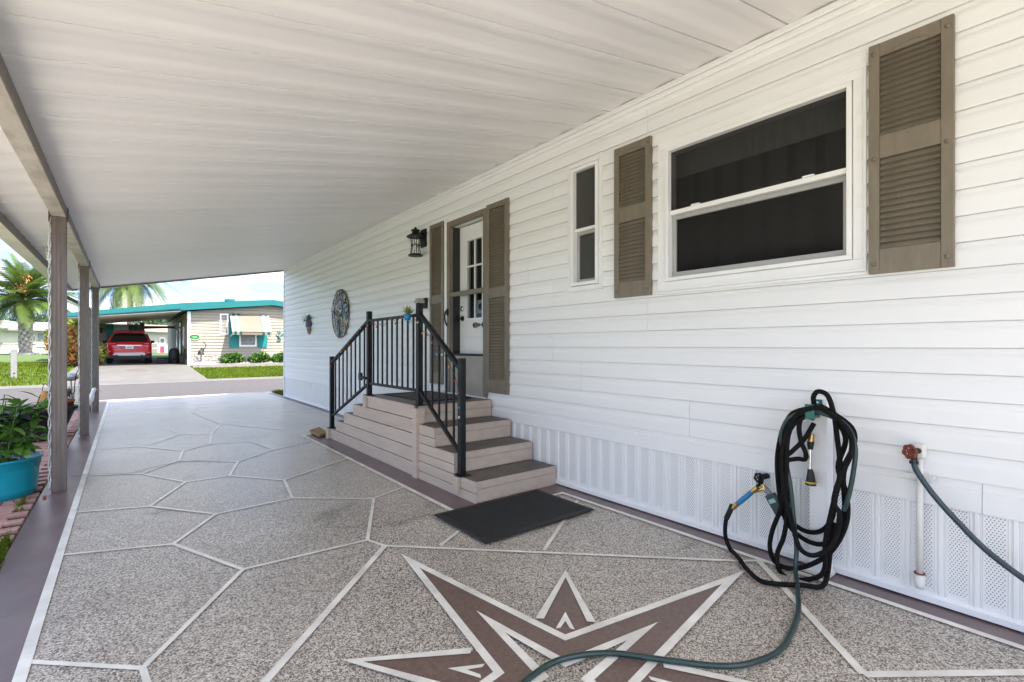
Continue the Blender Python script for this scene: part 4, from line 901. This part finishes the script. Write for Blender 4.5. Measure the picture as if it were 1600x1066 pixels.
# fabric awning with green stripes
aL, aR = F(359, 490, NY-.05), F(420, 490, NY-.05); zt = aL.z; zb = 1.86; out_ = .75
def awn(x0, ww, lift, th):
    m = MB().prism([(x0, NY-.03-lift, zt+lift), (x0, NY-out_-lift, zb+.16+lift), (x0, NY-out_-lift, zb+.16-th+lift), (x0, NY-.03-lift, zt-th+lift)], (ww, 0, 0))
    return m.prism([(x0, NY-out_-lift, zb+.16+lift-.001), (x0, NY-out_-lift, zb-lift), (x0, NY-out_-lift+.012, zb-lift), (x0, NY-out_-lift+.012, zb+.16+lift-.001)], (ww, 0, 0))
AW = part('awning', awn(aL.x, aR.x-aL.x, 0, .03), mat('awning_cream', (.15, .127, .096), (.138, .117, .088), .8, 3), NH)
wd_ = aR.x-aL.x; agreen = mat('awning_green', (.006, .034, .024)); amint = mat('awning_mint', (.135, .165, .148))
for x, ww, m_ in ((0, .10, amint), (.10, .11, agreen), (.21, .13, amint), (.34, .11, agreen), (wd_-.45, .11, agreen), (wd_-.34, .13, amint), (wd_-.21, .11, agreen), (wd_-.10, .10, amint)):
    x0 = aL.x+x+.004
    part('stripe', awn(x0, ww-.002, .008, .006), m_, AW)
for x in (aL.x+.02, aR.x-.02): part('awning_arm', MB().bar((x, NY-.03, 1.75), (x, NY-out_+.03, zb+.03), .025, .025), trimw, AW)
# stone base of white bricks
wb = MB(); rr = random.Random(2)
for row in range(6):
    x = nx0+.11-(row % 2)*.15
    while x < nx1: wb.box(max(x, nx0+.105), x+.285, NY-.05-rr.uniform(0, .03), NY, .26+row*.1, .26+row*.1+.085); x += .30
part('brick_base', wb, mat('white_brick', (.42, .405, .38), (.24, .23, .215), .8, 7, .4, 20), NH, kind='stuff')
# things on and by the front wall
gsx = F(304, 527, NY-.06)
GS = thing('house_sign', 'oval green house number plaque on the cream front wall', 'sign', gsx)
part('plaque', MB().prism([(gsx.x+.21*math.cos(a), NY-.05, gsx.z+.125*math.sin(a)) for a in [2*math.pi*i/28 for i in range(28)]], (0, .02, 0)), mat('plaque_green', (.02, .13, .03)), GS)
part('rim', MB().tube([(gsx.x+.225*math.cos(a), NY-.05, gsx.z+.14*math.sin(a)) for a in [2*math.pi*i/28 for i in range(29)]], .016, 6), mat('plaque_rim', (.35, .5, .3)), GS)
part('pale_mark', MB().box(gsx.x-.08, gsx.x-.01, NY-.056, NY-.0505, gsx.z-.045, gsx.z+.045).box(gsx.x+.02, gsx.x+.09, NY-.056, NY-.0505, gsx.z-.045, gsx.z+.045), mat('mark_green', (.16, .36, .17)), GS)
def gecko(name, c, label, m_, s=1.):
    t = thing(name, label, 'wall ornament', c); p = [c+Vector((x*s, -.02, z*s)) for x, z in ((-.10, -.16), (.02, -.12), (-.02, 0), (.05, .10), (.0, .20))]
    part('body', MB().tube(spline(p, 5), [.014*s+.035*s*math.sin(math.pi*i/20) for i in range(21)], 8), m_, t, smooth=True)
    for x, z, dx in ((-.01, .0, -.12), (.03, .02, .12), (.04, .11, -.12), (.05, .10, .12)): part('leg', MB().tube([c+Vector((x*s, -.02, z*s)), c+Vector(((x+dx)*s, -.02, (z+.06)*s))], .014*s, 6), m_, t)
gecko('lizard_ornament', F(437, 526, NY-.03), 'green lizard ornament on the cream wall beyond the awning', mat('lizard_green', (.10, .20, .17)), 1.5)
kc = F(314, 553, NY-.45); kc.z = 0
DG = thing('garden_figure', 'black silhouette figure with raised pole standing before the brick base', 'figure', kc)
part('body', MB().tube(spline([kc+Vector((0, 0, .85)), kc+Vector((0, 0, 1.0)), kc+Vector((.06, 0, 1.08)), kc+Vector((.03, 0, 1.2))], 4), [.16, .15, .14, .13, .12, .11, .10, .09, .08, .07, .07, .06, .05], 10), rubber, DG, smooth=True)
part('pole', MB().tube([kc+Vector((.1, 0, 1.05)), kc+Vector((.22, 0, 1.32)), kc+Vector((.10, 0, 1.5))], .02, 6), rubber, DG)
part('stand', MB().tube([kc+Vector((0, 0, gh(kc.y)-.02)), kc+Vector((0, 0, .9))], .02, 6), blackm, DG)
WR = thing('white_rocks', 'pile of white rocks at the foot of the brick base', 'rocks', (2.9, NY-.5, .3))
for k in range(7):
    a = random.Random(k); p = (2.75+.11*k, NY-.42+a.uniform(-.1, .1), gh(NY-.4)+.03)
    mb = MB().lathe([(0, -.05), (.09, -.03), (.13, .05), (.08, .13), (0, .15)], p, n=8, sx=a.uniform(.7, 1.3), sy=a.uniform(.6, 1.1)); part('rock', mb, mat('white_rock', (.68, .67, .64)), WR)
struct('bed_edging', MB().box(2.5, 9.9, 27.62, 27.82, .24, .40), mat('edging_stone', (.22, .20, .18), (.17, .155, .14), .8, 6))
struct('flower_bed', MB().prism([(2.5, 27.83, .262), (9.9, 27.83, .262), (9.9, NY-.06, .335), (2.5, NY-.06, .335)], (0, 0, .02)), mat('gravel_pale', (.20, .185, .17), (.12, .11, .10), .9, 40, .5, 60))
def cloud(mb, c, rad, n, sz, rr, shell=.55, asp=.5):
    for _ in range(n):
        while True:
            d = Vector((rr.uniform(-1, 1), rr.uniform(-1, 1), rr.uniform(-1, 1)))
            if .05 < d.length < 1: break
        d.normalize(); k = shell+(1-shell)*rr.random()**.5; k *= 1-.22*abs(math.sin(d.x*7+c[0])*math.cos(d.y*6+d.z*5))
        p = Vector(c)+Vector((d.x*rad[0], d.y*rad[1], d.z*rad[2]))*k
        q = Vector((rr.uniform(-1, 1), rr.uniform(-1, 1), rr.uniform(-.6, 1))).normalized(); s_ = q.orthogonal().normalized(); s_ = Matrix.Rotation(rr.uniform(0, 6.28), 3, q) @ s_
        ln = sz*rr.uniform(.6, 1.3); mb.sheet([p-q*ln/2, p+s_*ln*asp/2, p+q*ln/2, p-s_*ln*asp/2])
for i, (u, v, rr_) in enumerate(((363, 571, .62), (406, 571, .60), (441, 569, .62))):
    c = F(u, 562, NY-.62); zc = gh(NY-.6)+.36
    B = thing('round_bush', ('clipped round green bush under the striped awning beside the white rocks', 'clipped round green bush under the far end of the striped awning', 'clipped green bush below the lizard ornament by the house corner')[i], 'bush', (c.x, c.y, gh(c.y)), 'round bushes along the cream house')
    m = MB(); [cloud(m, (c.x+dx*rr_, c.y+dy, zc+dz), (rr_*sc, .42*sc, .34*sc), 420, .13, random.Random(i*9+kk), .35) for kk, (dx, dy, dz, sc) in enumerate(((0, 0, .0, .85), (-.45, -.1, -.06, .6), (.42, .05, -.03, .62), (.12, -.15, .14, .55), (-.2, .1, .10, .5)))]; part('foliage', m, leafb, B, kind='stuff')
    m = MB(); [m.tube([(c.x, c.y, gh(c.y)-.02), (c.x+random.uniform(-.3, .3), c.y+random.uniform(-.2, .2), zc)], .015, 5) for _ in range(6)]; part('stem', m, bark, B)
# croton hedge left of the driveway
for i, (u, s_) in enumerate(((113, 1.0), (143, .62))):
    c = F(u, 560, 30.2); zg = gh(30.2)
    B = thing('croton_bush', ('tall orange croton bush between two carport posts', 'orange and green croton bush beside the red car')[i], 'bush', (c.x, 30.2, zg), 'croton bushes by the driveway')
    m = MB(); cloud(m, (c.x, 30.2, zg+.95*s_), (1.0*s_, .8, 1.0*s_), 2000, .24, random.Random(40+i), .45, .45); part('foliage', m, croton if i == 0 else mat('croton_mixed', (.35, .27, .06), (.06, .13, .02), .5, 3, trans=.3), B, kind='stuff')
    m = MB(); [m.tube([(c.x, 30.2, zg-.05), (c.x+random.uniform(-.4, .4), 30.2+random.uniform(-.3, .3), zg+1.1*s_)], .02, 5) for _ in range(7)]; part('stem', m, bark, B)
c = F(112, 508, 34); B = thing('green_shrub', 'yellow-green shrub rising behind the orange croton', 'bush', (c.x, 34, gh(34)))
m = MB(); cloud(m, (c.x, 34, 1.75), (1.1, .9, 1.3), 1500, .26, random.Random(77), .4); part('foliage', m, mat('lime_leaf', (.26, .30, .05), (.12, .18, .03), .5, 2, trans=.3), B, kind='stuff')
part('stem', MB().tube([(c.x, 34, gh(34)-.05), (c.x, 34, 1.6)], .04, 6), bark, B)

# shed wall and things under the neighbour's carport
SY = 37.3
a, b = F(150, 519, SY), F(226, 492, SY)
SHD = thing('carport_shed', 'cream sided shed closing the back of the turquoise carport', 'shed', ((a.x+b.x)/2, SY, .4))
m = MB(); lapwall(m, -3.4, b.x-.25, SY, .35, lambda x: 2.6); part('wall', m, beige, SHD)
part('core', MB().box(-3.4, b.x-.26, SY+.003, SY+3, .3, 2.6), beige, SHD)
part('corner_post', MB().box(b.x-.25, b.x, SY-.04, SY+.1, .3, 2.7), mat('mauve_post', (.17, .12, .15)), SHD)
def sq(name, u0, v0, u1, v1, m_, Y, par, d=.05):
    p, q_ = F(u0, v0, Y), F(u1, v1, Y); return part(name, MB().box(p.x, q_.x, Y, Y+d, min(p.z, q_.z), max(p.z, q_.z)), m_, par)
sq('shutter', 166, 508, 178, 545, teal, SY-.07, SHD); sq('shutter', 201, 508, 213, 520, teal, SY-.07, SHD)
w_ = sq('window', 178.5, 507, 200.5, 519, trimw, SY-.06, SHD, .035); sq('pane', 179.5, 508, 199.5, 518, mat('grey_pane', (.3, .3, .3)), SY-.067, w_, .006)
sq('wall_box', 156, 512, 159, 520, rubber, SY-.09, SHD)
# dark openings and boxes along the side wall of the cream house
for k, (y_, z0, z1, ww, m_) in enumerate(((30.6, 1.3, 2.3, .5, 'grey_pane'), (32.2, .75, 2.65, .9, 'grey_pane'), (34.4, 1.2, 2.2, .8, 'grey_pane'))):
    f = part('side_window', MB().box(nx0-.06, nx0-.023, y_, y_+ww, z0, z1), trimw if k != 1 else teal, NH); part('pane', MB().box(nx0-.068, nx0-.0605, y_+.08, y_+ww-.08, z0+.08, z1-.08), MATS['grey_pane'], f)
BG = thing('dark_bins', 'dark covered barbecue and bin standing against the side of the cream house', 'barbecue', (1.75, 31.6, .35))
c = F(272, 562, 31.3); gx = c.x
part('cover', MB().lathe([(.22, 0), (.25, .35), (.24, .62), (.15, .78), (.0, .82)], (gx, 31.3, .36), n=14, sy=.8), rubber, BG, smooth=True)
part('shelf', MB().box(gx-.75, gx-.2, 31.2, 31.6, .62, .68).box(gx-.7, gx-.25, 31.25, 31.55, .36, .60), rubber, BG, bevel=.02)
for x in (-.5, .0): part('wheel', MB().tube([(gx+x, 30.95, .45), (gx+x, 31.05, .45)], .09, 12), tyre, BG)
# wall items near the corner: potted things
PTS = thing('wall_tools', 'small dark garden tools hanging near the corner of the cream house', 'tools', (nx0-.1, 29.6, .5))
part('tool', MB().box(nx0-.10, nx0-.03, 29.55, 29.75, .62, 1.15), rubber, PTS, bevel=.02); part('handle', MB().tube([(nx0-.08, 29.9, .45), (nx0-.08, 29.95, 1.0)], .03, 6), rubber, PTS)

# red SUV
CYr = 31.2; a, b = F(165, 560, CYr), F(238, 560, CYr); cxm = (a.x+b.x)/2; cw = .93; cz0 = gh(CYr+1)+.03
CAR = thing('red_car', 'red sport utility car parked nose-in under the turquoise carport', 'car', (cxm, CYr+2.2, cz0))
#  stations: y, zbottom, zbelt, zroof, wlow, wbelt, wroof
ST = [(0.0, .48, .92, .94, .72, .80, .74), (.06, .36, .98, 1.02, .86, .88, .78), (.22, .33, 1.05, 1.12, .915, .91, .76), (.42, .32, 1.08, 1.42, .925, .915, .70), (.62, .32, 1.09, 1.60, .925, .915, .66), (1.0, .30, 1.09, 1.655, .925, .915, .64), (1.8, .30, 1.07, 1.68, .925, .91, .64), (2.6, .30, 1.05, 1.64, .925, .91, .63), (3.1, .30, 1.03, 1.42, .92, .905, .62), (3.55, .31, 1.02, 1.10, .91, .89, .70), (4.2, .33, .95, .99, .88, .84, .66), (4.45, .40, .78, .82, .76, .70, .55)]
bm_ = MB()
for (y_, zb_, zl, zr, wl, wb_, wr) in ST:
    half = [(0, zb_), (wl*.8, zb_), (wl*.97, zb_+.10), (wl, zb_+(zl-zb_)*.45), (wb_, zl), ((wb_+wr)/2+.01, (zl+zr)/2), (wr, zr-.03), (wr*.6, zr+.015), (0, zr+.025)]
    rg_ = half+[(-x, z) for x, z in reversed(half[1:-1])]
    bm_.v += [(cxm+x, CYr+y_, cz0+z) for x, z in rg_]
n = 16
for i in range(len(ST)-1):
    for j in range(n): a_ = i*n+j; b_ = i*n+(j+1) % n; bm_.f.append((a_, b_, b_+n, a_+n))
bm_.f += [tuple(range(n)), tuple(range(len(ST)*n-1, (len(ST)-1)*n-1, -1))]
part('body', bm_, redcar, CAR, smooth=True, sub=1)
def cp_(x, y_, z): return (cxm+x, CYr+y_, cz0+z)
part('rear_window', MB().prism([cp_(-.70, .14, 1.10), cp_(.70, .14, 1.10), cp_(.76, .17, 1.14), cp_(.60, .50, 1.53), cp_(-.60, .50, 1.53), cp_(-.76, .17, 1.14)], (0, .08, .0)), carglass, CAR, bevel=.01)
part('spoiler', MB().prism([cp_(-.62, .36, 1.58), cp_(.62, .36, 1.58), cp_(.66, .7, 1.66), cp_(-.66, .7, 1.66)], (0, 0, .035)), redcar, CAR, bevel=.015)
for s_ in (-1, 1):
    part('side_window', MB().prism([cp_(s_*.905, .75, 1.10), cp_(s_*.905, 3.0, 1.08), cp_(s_*.715, 2.5, 1.55), cp_(s_*.735, .95, 1.55)], (s_*.012, 0, 0)), carglass, CAR)
    part('tail_lamp', MB().prism([cp_(s_*.44, -.005, .99), cp_(s_*.90, .12, .97), cp_(s_*.93, .16, 1.05), cp_(s_*.86, .10, 1.09), cp_(s_*.52, -.005, 1.04)], (0, .05, 0)), lampred, CAR, bevel=.01)
    part('lamp_lens', MB().prism([cp_(s_*.55, -.012, 1.005), cp_(s_*.80, .055, 1.005), cp_(s_*.80, .055, 1.035), cp_(s_*.58, -.012, 1.030)], (0, .01, 0)), mat('lamp_pink', (.62, .25, .26), rough=.15), CAR)
    part('reflector', MB().prism([cp_(s_*.62, -.01, .52), cp_(s_*.84, .03, .53), cp_(s_*.84, .03, .60), cp_(s_*.66, -.01, .58)], (0, .02, 0)), lampred, CAR)
    part('mirror', MB().box(cxm+s_*1.0-.11, cxm+s_*1.0+.11, CYr+2.5, CYr+2.6, cz0+1.05, cz0+1.2), rubber, CAR, bevel=.03)
    part('exhaust', MB().tube([cp_(s_*.50, -.03, .40), cp_(s_*.50, .2, .40)], .055, 14), rubber, CAR)
    for yw in (.85, 3.5):
        wl_ = part('wheel', MB().tube([cp_(s_*.70, yw, .345), cp_(s_*.735, yw, .345), cp_(s_*.90, yw, .345), cp_(s_*.925, yw, .345)], [.31, .345, .345, .31], 26), tyre, CAR, smooth=False)
        part('rim', MB().tube([cp_(s_*.905, yw, .345), cp_(s_*.93, yw, .345)], .22, 20), silver, wl_)
    part('roof_rail', MB().tube([cp_(s_*.60, .9, 1.70), cp_(s_*.60, 1.2, 1.73), cp_(s_*.60, 2.3, 1.72), cp_(s_*.60, 2.6, 1.67)], .018, 6), silver, CAR)
part('bumper_skid', MB().prism([cp_(-.66, -.03, .44), cp_(-.55, -.03, .40), cp_(.55, -.03, .40), cp_(.66, -.03, .44), cp_(.60, -.03, .56), cp_(-.60, -.03, .56)], (0, .1, 0)), silver, CAR, bevel=.02)
part('bumper_lower', MB().box(cxm-.86, cxm+.86, CYr+.02, CYr+.4, cz0+.27, cz0+.43), rubber, CAR, bevel=.03)
part('chrome_strip', MB().prism([cp_(-.47, -.02, .90), cp_(.47, -.02, .90), cp_(.50, -.02, .945), cp_(-.50, -.02, .945)], (0, .03, 0)), chrome, CAR)
part('number_plate', MB().box(cxm-.16, cxm+.16, CYr-.015, CYr+.02, cz0+.755, cz0+.885), trimw, CAR); part('plate_mark', MB().box(cxm-.10, cxm+.10, CYr-.018, CYr-.0155, cz0+.80, cz0+.84), mat('plate_green', (.15, .25, .2)), CAR)
part('plate_recess', MB().prism([cp_(-.34, -.008, .74), cp_(.34, -.008, .74), cp_(.44, -.008, .895), cp_(-.44, -.008, .895)], (0, .04, 0)), mat('recess_red', (.35, .10, .11)), CAR)

# far house with a pink door, seen past the car
FY = 62.; c = F(262, 560, FY)
FH = thing('far_pink_door_house', 'far pale house with bright pink door seen past the red car', 'house', (c.x, FY, .6))
a, b = F(200, 551, FY), F(300, 514, FY)
part('wall', MB().box(a.x, b.x+6, FY, FY+7, .5, F(250, 519, FY).z), mat('far_wall', (.62, .57, .52)), FH)
part('roof', MB().prism([(a.x-.5, FY-.6, F(250, 518, FY).z), (b.x+7, FY-.6, F(300, 522, FY).z-.2), (b.x+7, FY+3.5, F(250, 508, FY).z), (a.x-.5, FY+3.5, F(250, 508, FY).z)], (0, 0, .12)), mat('far_roof', (.34, .27, .23)), FH)
d_ = sq('door', 249, 527, 258, 556, trimw, FY-.08, FH); sq('door_panel', 250.2, 541, 257, 554, mat('pink_door', (.62, .035, .12)), FY-.12, d_, .03); sq('pane', 251, 529.5, 256.5, 536, mat('grey_pane', (.2, .2, .2)), FY-.12, d_, .03)
f = sq('window', 236, 536, 247, 551, trimw, FY-.08, FH); sq('pane', 237, 537, 246, 543, MATS['grey_pane'], FY-.12, f, .03); sq('pane', 237, 544.5, 246, 550, MATS['grey_pane'], FY-.12, f, .03)
# house beyond the lawn on the left
LY = 66.; a, b = F(-60, 553, LY), F(78, 516, LY)
LH = thing('left_pale_house', 'pale single-storey house with grey windows behind the stout palm', 'house', ((a.x+b.x)/2, LY, .6))
wz0 = .5; wz1 = F(50, 517, LY).z
part('wall', MB().box(a.x-6, b.x+.6, LY, LY+8, wz0, wz1), mat('pale_wall', (.66, .62, .52), (.6, .56, .47), .6, 2), LH)
part('roof', MB().prism([(a.x-7, LY-.6, wz1+.02), (b.x+1.1, LY-.6, wz1-.02), (b.x+1.1, LY+4, wz1+.85), (a.x-7, LY+4, wz1+.85)], (0, 0, .14)), mat('grey_roof', (.30, .27, .25)), LH)
part('belt', MB().box(a.x-6, b.x+.6, LY-.04, LY-.002, F(30, 538, LY).z, F(30, 535, LY).z), mat('belt_grey', (.4, .38, .35)), LH)
for u0, v0, u1, v1 in ((45, 524, 55.5, 537), (57.5, 519, 74, 542), (76, 520, 79, 542)):
    f = sq('window', u0, v0, u1, v1, trimw, LY-.09, LH, .08); sq('pane', u0+.9, v0+1.2, u1-.9, v1-1.2, mat('grey_blind', (.32, .32, .33), (.26, .26, .27), .4, 3), LY-.10, f, .008)
AWN = sq('porch_roof', -30, 500, 12, 503, trimw, LY-2.2, LH, 2)
# white marker post on the lawn
mp_ = F(21, 585, 24.6); mz = gh(24.6)
MK = thing('marker_post', 'short white utility marker post on the lawn across the road', 'marker post', (mp_.x, 24.6, mz))
part('shaft', MB().box(mp_.x-.08, mp_.x+.08, 24.6, 24.75, mz-.05, mz+.96), mat('marker_plastic', (.21, .21, .205)), MK, bevel=.02); part('cap', MB().box(mp_.x-.09, mp_.x+.09, 24.59, 24.76, mz+.961, mz+.99), mat('marker_plastic', (.21, .21, .205)), MK, bevel=.01)
part('hole', MB().tube([(mp_.x+.02, 24.592, mz+.16), (mp_.x+.02, 24.605, mz+.16)], .025, 10), rubber, MK)

# palms
def frond_mesh(name, ln, droop, m_, seed, npair=34, lw=.045, ll=.62):
    rr = random.Random(seed); mb = MB(); pts = []
    for i in range(15): t = i/14; pts.append(Vector((ln*(t-.10*t*t*droop), 0, ln*(.18*t-droop*.55*t*t))))
    mb.tube(pts, [.011*(1-.85*i/14) for i in range(15)], 4)
    for i in range(npair):
        t = .14+.86*i/npair; k = t*14; j = int(k); p = pts[min(j, 13)].lerp(pts[min(j+1, 14)], k-j); d = (pts[min(j+1, 14)]-pts[max(j-1, 0)]).normalized()
        for s_ in (-1, 1):
            L_ = ll*(.45+.9*math.sin(math.pi*(t*.88+.08)))*rr.uniform(.85, 1.1); q = (d*.75+Vector((0, s_*.8, .22-.2*t))).normalized(); wv = d*lw*.5
            mid = p+q*L_*.55; tip = p+q*L_+Vector((0, 0, -.16*L_-.1*rr.random()))
            k0 = len(mb.v); mb.v += [tuple(p-wv), tuple(p+wv), tuple(mid+wv*.8), tuple(mid-wv*.8), tuple(tip)]; mb.f += [(k0, k0+1, k0+2, k0+3), (k0+3, k0+2, k0+4)]
    me = mb.mesh(name); me.materials.append(m_); return me
def palm(label, base, hgt, fr, nf, ndry, ln, tr_, seed, lo=-28, hi=82, boot=True):
    rr = random.Random(seed); T = thing('palm_tree', label, 'palm tree', base); b = Vector(base)
    pr = [(tr_*1.5, 0), (tr_*1.15, .25), (tr_, .6)]+[(tr_*(1+.04*math.sin(i*2.)), .6+(hgt-.6)*i/8) for i in range(1, 9)]+[(tr_*.6, hgt+.25)]
    tk = part('trunk', MB().lathe(pr, b-Vector((0, 0, .05)), n=14), bark, T, smooth=True)
    if boot:                                    # old leaf bases in spiral rows
        bt = MB().prism([(0, -.13, 0), (0, .13, 0), (.0, .05, .22), (0, -.05, .22)], (.09, 0, .05)).mesh('leaf_base'); bt.materials.append(mat('boot', (.52, .48, .43), (.36, .32, .28), .9, 9, rnd=.2))
        for i in range(int(hgt*26)):
            a_ = i*2.399; z = .35+(hgt-.35)*i/(hgt*26); link('leaf_base', bt, None, tk, loc=b+Vector((tr_*.93*math.cos(a_), tr_*.93*math.sin(a_), z)), rot=(0, 0, a_))
    top = b+Vector((0, 0, hgt+.1))
    for i in range(nf):
        a_ = i*2.399+rr.uniform(-.2, .2); el = hi+(lo-hi)*(i/nf)**.8+rr.uniform(-6, 6)
        o = link('frond', fr[i % len(fr)], None, T, loc=top, rot=Euler((rr.uniform(-.3, .3), -R(el), a_))); sc_ = ln*rr.uniform(.85, 1.08); o.scale = (sc_,)*3
    for i in range(ndry):
        o = link('dry_frond', DRY, None, T, loc=top-Vector((0, 0, .2)), rot=Euler((rr.uniform(-.4, .4), R(rr.uniform(25, 76)), i*2.399))); sc_ = ln*rr.uniform(.28, .5); o.scale = (sc_,)*3
    return T
FR = [frond_mesh('frond', 1, .75, palmg, 1, 52, .015, .17), frond_mesh('frond', 1, .5, palmg, 2, 52, .015, .16), frond_mesh('frond', 1, 1.0, palmg, 3, 52, .015, .18)]
DRY = frond_mesh('dry_frond', 1, .5, palmd, 4, 40, .011, .13)
pz = 39.5; d = ray(40, 541); pb = d*pz; base = Vector((pb.x, pb.y, gh(pb.y)-.05))
PT_ = palm('stout palm with shaggy dry skirt on the lawn before the pale house', base, 4.4, FR, 66, 44, 4.0, .37, 1)
fr_ = MB()
rr = random.Random(8)
for k in range(60): q = base+Vector((rr.uniform(-.5, .3), -.6-rr.random()*.3, 5.3+rr.uniform(-.2, 1.3))); fr_.tube([q, q+Vector((rr.uniform(-.3, .3), -.2, -.35))], .035, 4)
part('date_cluster', fr_, mat('date_orange', (.5, .22, .07)), PT_, kind='stuff')
d = ray(203, 541); pb = d*44.; base = Vector((pb.x, pb.y, gh(pb.y)-.05))
FR2 = [frond_mesh('frond', 1, 1.5, palmg, 5, 50, .017, .19), frond_mesh('frond', 1, 1.9, palmg, 6, 50, .017, .19)]
palm('tall feather palm arching above the turquoise carport roof', base, 6.6, FR2, 34, 0, 3.9, .22, 3, lo=-25, hi=70, boot=False)
# planting ring and far trees
d = ray(43, 541); pb = d*39.2
RG = tag(part('palm_ring', MB().lathe([(.75, -.05), (.95, -.05), (.95, .16), (.78, .18), (.75, .10)], (base.x*0+(ray(40, 541)*39.5).x, (ray(40, 541)*39.5).y, .58), n=24), mat('ring_stone', (.5, .47, .44), (.25, .23, .21), .8, 6)), 'low stone ring round the foot of the stout palm', 'stone ring')
part('ring_plants', (lambda m: (cloud(m, ((ray(40, 541)*39.5).x, (ray(40, 541)*39.5).y, .62), (.8, .8, .25), 260, .2, random.Random(3)), m)[1])(MB()), leafb, RG, kind='stuff')
def tree(label, u, z_, hgt, rad, seed):
    d = ray(u, 541)*z_; b = Vector((d.x, d.y, .55)); T = thing('leafy_tree', label, 'tree', b, 'trees beyond the houses'); rr = random.Random(seed)
    m = MB().tube([b, b+Vector((.1, 0, hgt*.45)), b+Vector((0, .1, hgt*.7))], [.28, .2, .1], 8)
    for k in range(6): a_ = rr.uniform(0, 6.28); m.tube([b+Vector((0, 0, hgt*(.35+.05*k))), b+Vector((rad*.6*math.cos(a_), rad*.6*math.sin(a_), hgt*(.6+.04*k)))], [.1, .03], 6)
    part('trunk', m, bark, T); m = MB()
    for k in range(9): a_ = rr.uniform(0, 6.28); r_ = rad*rr.uniform(.1, .65); cloud(m, (b.x+r_*math.cos(a_), b.y+r_*math.sin(a_), b.z+hgt*rr.uniform(.55, .88)), (rad*.5, rad*.5, rad*.38), 420, .42, rr, .35)
    part('crown', m, leafy, T, kind='stuff')
tree('broad green tree behind the pink-door house', 258, 78, 7.2, 5.2, 1)
tree('green tree behind the pale house right of the palm trunk', 66, 72, 5.0, 4.0, 2)
tree('green tree behind the turquoise carport shed', 236, 92, 6.8, 4.6, 3)
tree('low green tree far behind the orange croton', 130, 85, 5.2, 4.6, 4)
tree('green tree at the far left behind the pale house', -20, 85, 6.5, 5, 5)
